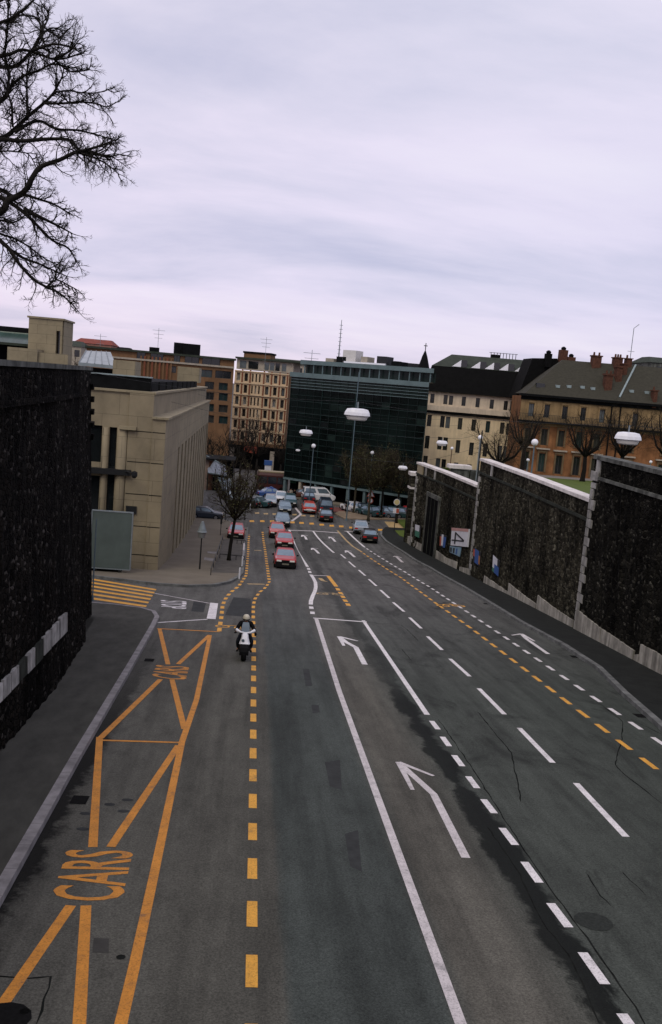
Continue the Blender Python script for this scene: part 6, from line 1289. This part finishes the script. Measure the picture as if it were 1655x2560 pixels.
# big tree top left: limbs are traced in the photo and stand about 22 m away on the terrace
random.seed(21)
YT = 22.0
Lm = [([(-230, 1010), (0, 1030), (120, 960), (220, 870), (350, 770), (430, 690), (500, 570)], 30, 9, .5), ([(350, 770), (500, 770), (640, 760), (760, 770), (850, 795), (935, 760)], 14, 5, .2), ([(430, 690), (550, 675), (650, 690), (780, 690), (880, 662)], 11, 5, .9),
      ([(-200, 1100), (0, 1040), (180, 1050), (400, 1035), (560, 1045), (640, 1120), (760, 1150), (900, 1170)], 26, 8, -.4), ([(-300, 1800), (0, 1580), (60, 1500), (190, 1430), (260, 1320), (330, 1240), (480, 1190), (600, 1135), (700, 1115), (820, 1080), (900, 1050)], 40, 8, -1.2),
      ([(600, 1135), (720, 1160), (850, 1220), (950, 1295)], 14, 5, -1.2), ([(700, 1120), (860, 1160), (970, 1150)], 12, 5, -1.0), ([(-250, 1330), (0, 1410), (100, 1460), (190, 1450), (300, 1480), (430, 1520), (540, 1580), (580, 1600)], 26, 6, .6),
      ([(-250, 1400), (0, 1470), (100, 1520), (200, 1590), (300, 1680), (420, 1790), (550, 1850), (610, 1950)], 30, 6, 0), ([(200, 1560), (330, 1620), (480, 1690), (580, 1740)], 22, 6, -.5), ([(-280, 1500), (0, 1790), (70, 1850), (150, 1960), (270, 2080), (380, 2140), (470, 2180), (560, 2250), (620, 2310)], 26, 5, -.9),
      ([(380, 2130), (450, 2085), (540, 2120), (630, 2165)], 10, 4, -.9), ([(70, 1850), (180, 1920), (300, 1960), (420, 2010), (540, 2060)], 18, 5, -.3), ([(-250, 560), (0, 500), (130, 490), (250, 380), (310, 290), (330, 230), (290, 130), (120, 110)], 24, 8, .8), ([(310, 290), (400, 210), (500, 225)], 13, 5, .8), ([(330, 230), (380, 150), (395, 70)], 12, 5, 1.2),
      ([(-250, 520), (0, 420), (90, 400), (180, 370), (300, 400), (430, 440), (540, 430), (630, 400)], 22, 7, -.2), ([(430, 440), (560, 380), (630, 300)], 14, 5, -.2), ([(430, 440), (560, 530), (720, 520)], 12, 5, .3), ([(-200, 900), (0, 760), (60, 690), (100, 630), (200, 560), (300, 530), (420, 480), (560, 500)], 24, 7, .2),
      ([(60, 720), (70, 560), (40, 400), (60, 200), (70, -60)], 15, 10, .6), ([(220, 870), (215, 650), (220, 480)], 15, 8, 1.0), ([(100, 940), (90, 780), (40, 640), (-30, 540)], 13, 7, 1.2), ([(-200, 1200), (0, 1130), (120, 1130), (230, 1150), (290, 1250)], 10, 5, .2), ([(-150, 1700), (0, 1640), (80, 1660), (150, 1640), (190, 1610)], 12, 8, .2),
      ([(-200, 1650), (0, 1740), (100, 1770), (220, 1830), (350, 1920), (460, 1970)], 16, 5, .9), ([(120, 980), (300, 900), (450, 960), (620, 970), (760, 1000), (870, 1030)], 20, 6, .9), ([(-200, 250), (0, 170), (80, 140), (200, 60), (300, -30)], 20, 10, -.5), ([(-250, 100), (0, 0), (120, -60), (280, -150)], 26, 12, .3), ([(250, 380), (420, 330), (560, 350), (640, 390)], 16, 6, -.7)]
base = at(-120, 900, YT); base.z = LT-.26
t = thing('bare_tree', 'large bare dark tree reaching into the sky at the upper left', 'tree', tuple(base))
tp = [base, at(-150, 700, YT), at(-105, 540, YT), at(-95, 420, YT), at(-90, 300, YT), at(-95, 150, YT), at(-90, -10, YT), at(-60, -160, YT)]
MB().tube(tp, [.42, .36, .32, .28, .25, .2, .15, .08], 12).build('trunk', M_BARK, t, smooth=True)
tw = MB()
for pts, w0, w1, dy in Lm:
    P = [at(*RT(x*.93 if x > 0 else x, y), YT+dy*(1 if i else .2)+random.uniform(-.12, .12)) for i, (x, y) in enumerate(pts)]
    if pts[0][0] < -100:   # join the trunk
        tgt = min((tp[i].lerp(tp[i+1], k/6) for i in range(len(tp)-1) for k in range(7)), key=lambda q: (q-P[0]).length); P = [tgt]+P[1:] if (tgt-P[1]).length > .3 else P
    # smooth
    S = []
    for i in range(len(P)-1):
        a, b = P[max(i-1, 0)], P[i]; c, d = P[i+1], P[min(i+2, len(P)-1)]
        for k in range(4):
            u = k/4; S.append(.5*((2*b)+(c-a)*u+(2*a-5*b+4*c-d)*u*u+(3*b-a-3*c+d)*u**3))
    S.append(P[-1]); n = len(S); sc_ = YT/FPX/2.979/2
    R_ = [max(.010, (w0+(w1-w0)*i/(n-1))*sc_*1.3) for i in range(n)]
    MB().tube(S, R_, 7).build('limb', M_BARK, t, smooth=True)
    tot = 0
    for i in range(1, n):
        seg_ = S[i]-S[i-1]; tot += seg_.length
        while tot > 0:
            tot -= .105; f = i/n; a = seg_.normalized(); q = S[i-1].lerp(S[i], random.random())
            dirn = (a*random.uniform(.5, 1.1)+rnd_perp(a)*random.uniform(.5, 1.0)).normalized()
            Ls = random.uniform(.35, .95)*(1.15-.65*f)
            sprig(tw, q, dirn, Ls*.78, .017, 2, .95, .03, 4, 5, .32, 3, .38)
    sprig(tw, S[-1], (S[-1]-S[-3]), .35, R_[-1], 2, .8, .0, 3, 4, .3)
tw.build('twigs', M_TWIG, t)
def bare_tree(label, p, h, crown_w, tr=.16, limbs=6, fork=.35, depth=3, kids=5, bark=M_BARK2, twm=M_TWIG2, leaves=0, lean=(0, 0), group='bare street trees', tw_r=.02, name='bare_tree', upb=.1, seed=1):
    random.seed(seed); p = Vector(p); t = thing(name, label, 'tree', tuple(p), group)
    top = p+Vector((lean[0], lean[1], h*fork)); mid = p.lerp(top, .5)+Vector((random.uniform(-.08, .08), 0, 0))
    mb = MB().tube([p-Vector((0, 0, .1)), p+Vector((0, 0, .3)), mid, top], [tr*1.35, tr, tr*.85, tr*.75], 10)
    cr = MB(); tips = []
    for k in range(limbs):
        a = 2*math.pi*(k+random.random()*.5)/limbs; r_ = crown_w/2*random.uniform(.45, .8); e = top+Vector((math.cos(a)*r_, math.sin(a)*r_, h*(1-fork)*random.uniform(.45, .8)))
        m_ = top.lerp(e, .45)+Vector((math.cos(a)*r_*.18, math.sin(a)*r_*.18, -h*.02)); mb.tube([top, m_, e], [tr*.5, tr*.36, tr*.18], 7)
        for q0, q1 in ((top, m_), (m_, e), (m_, e)):
            for j in range(kids): 
                f = random.random(); q = q0.lerp(q1, f); d = ((q1-q0).normalized()*.8+rnd_perp((q1-q0).normalized())*.8).normalized(); tips += sprig(cr, q, d, crown_w*.26*random.uniform(.6, 1.1), tw_r, depth-1, .85, upb, 4, kids-1, .28, 3, .3)
        tips += sprig(cr, e, (e-m_), h*.16, tr*.16, depth-1, .8, upb, 4, kids, .25)
    mb.build('trunk', bark, t, smooth=True)
    c = cr.build('crown', twm, t)
    if leaves:
        lf = MB()
        for _ in range(leaves):
            q = random.choice(tips)+Vector([random.gauss(0, .25) for _ in range(3)]); a = rnd_perp(Vector((0, 0, 1))); b = rnd_perp(a); s_ = random.uniform(.06, .14)
            lf.add([q, q+a*s_, q+a*s_+b*s_*.7, q+b*s_*.7], [(0, 1, 2, 3)])
        lf.build('leaves', M_LEAF, t)
    return t
p = gp(572, 1401, KH); bare_tree('bare plane tree with forked trunk in the railed bed on the left pavement', p, 8.6, 4.4, .15, 9, .38, 3, 6, M_BARK, M_TWIG2, leaves=900, lean=(.25, 0), upb=.12, seed=4, tw_r=.036)
for i, (x, y, Y, h, cw, lv, lb, sd, bk) in enumerate(((922, 1283, 113, 9.8, 5.2, 1100, 'pollarded plane with a few yellow leaves right of the mast, behind the triangular sign', 8, M_BARK2), (952, 1290, 116, 9.2, 4.5, 700, 'bare plane tree just right of the triangular sign', 9, M_BARK), (992, 1290, 113, 9.0, 4.0, 250, 'bare tree nearest the far end of the right wall', 10, M_BARK),
                                      (885, 1275, 119, 8.6, 4.4, 700, 'small leafy-topped tree left of the group before the glass block', 12, M_BARK2))):
    q = at(x, y, Y); bare_tree(lb, (q.x, Y, zr(Y)+.1), h, cw*1.15, .17, 8, .40, 3, 6, bk, M_TWIG2, leaves=lv*3, seed=sd, tw_r=.045, group='planes before the glass block')
for i, (x, Y, h, cw, lb) in enumerate(((535, 150, 9, 7, 'dark bare tree by the glass canopy'), (600, 158, 11.5, 8, 'dark bare tree before the shopfronts, left of the blue kiosk'), (640, 172, 12.5, 8, 'dark bare tree between the kiosk and the left street tree'), (700, 168, 11, 7, 'dark bare tree at the left corner of the glass block'))):
    q = at(x, 1190, Y); bare_tree(lb, (q.x, Y, zr(Y)), h, cw, .2, 7, .3, 3, 5, M_BARK, M_TWIG, seed=30+i, tw_r=.05, group='dark trees before the shopfronts')
for i, (x, Y, h, cw, tr, lb, fk) in enumerate(((1249, 92, 7.6, 7.4, .26, 'spreading bare tree before the cream building beyond the wall', .45), (1308, 112, 8.5, 6.0, .3, 'dark bare tree where the cream and orange houses meet', .4), (1462, 108, 8.6, 6.6, .3, 'dense dark tree before the orange house, left of the highest wall', .35), (1555, 106, 9.4, 7.0, .3, 'dense dark tree hidden partly by the right pendant lamp', .35), (1668, 100, 9.6, 7.0, .3, 'dark tree cut by the right edge before the orange house', .35))):
    q = at(x, 1150, Y); zz = tz(q.x, Y) if i else -2.6
    bare_tree(lb, (q.x, Y, zz), h, cw, tr, 8, fk, 3, 6 if i > 1 else 5, M_BARK, M_TWIG if i else M_TWIG2, seed=50+i, tw_r=.026, upb=.02 if i == 0 else .08, group='trees beyond the right wall')
p = at(R1(495, 0)[0], R1(0, 240)[1], 150); bare_tree('small faint bare tree on the skyline right of the stone tower', (p.x, 150, 3.0), 7, 3.5, .1, 6, .3, 2, 5, M_TWIG2, M_TWIG2, seed=70, tw_r=.03)
t0 = thing('roof_terrace', 'flat roof terrace block carrying the faint skyline tree', 'building', (p.x, 152, -9)); MB().box(p.x-5, p.x+4.5, 148, 158, -13, 2.95).build('wall', M_TRIM, t0); MB().box(p.x-5.2, p.x+4.7, 147.8, 158.2, 2.95, 3.05).build('roof', M_DKMET, t0)
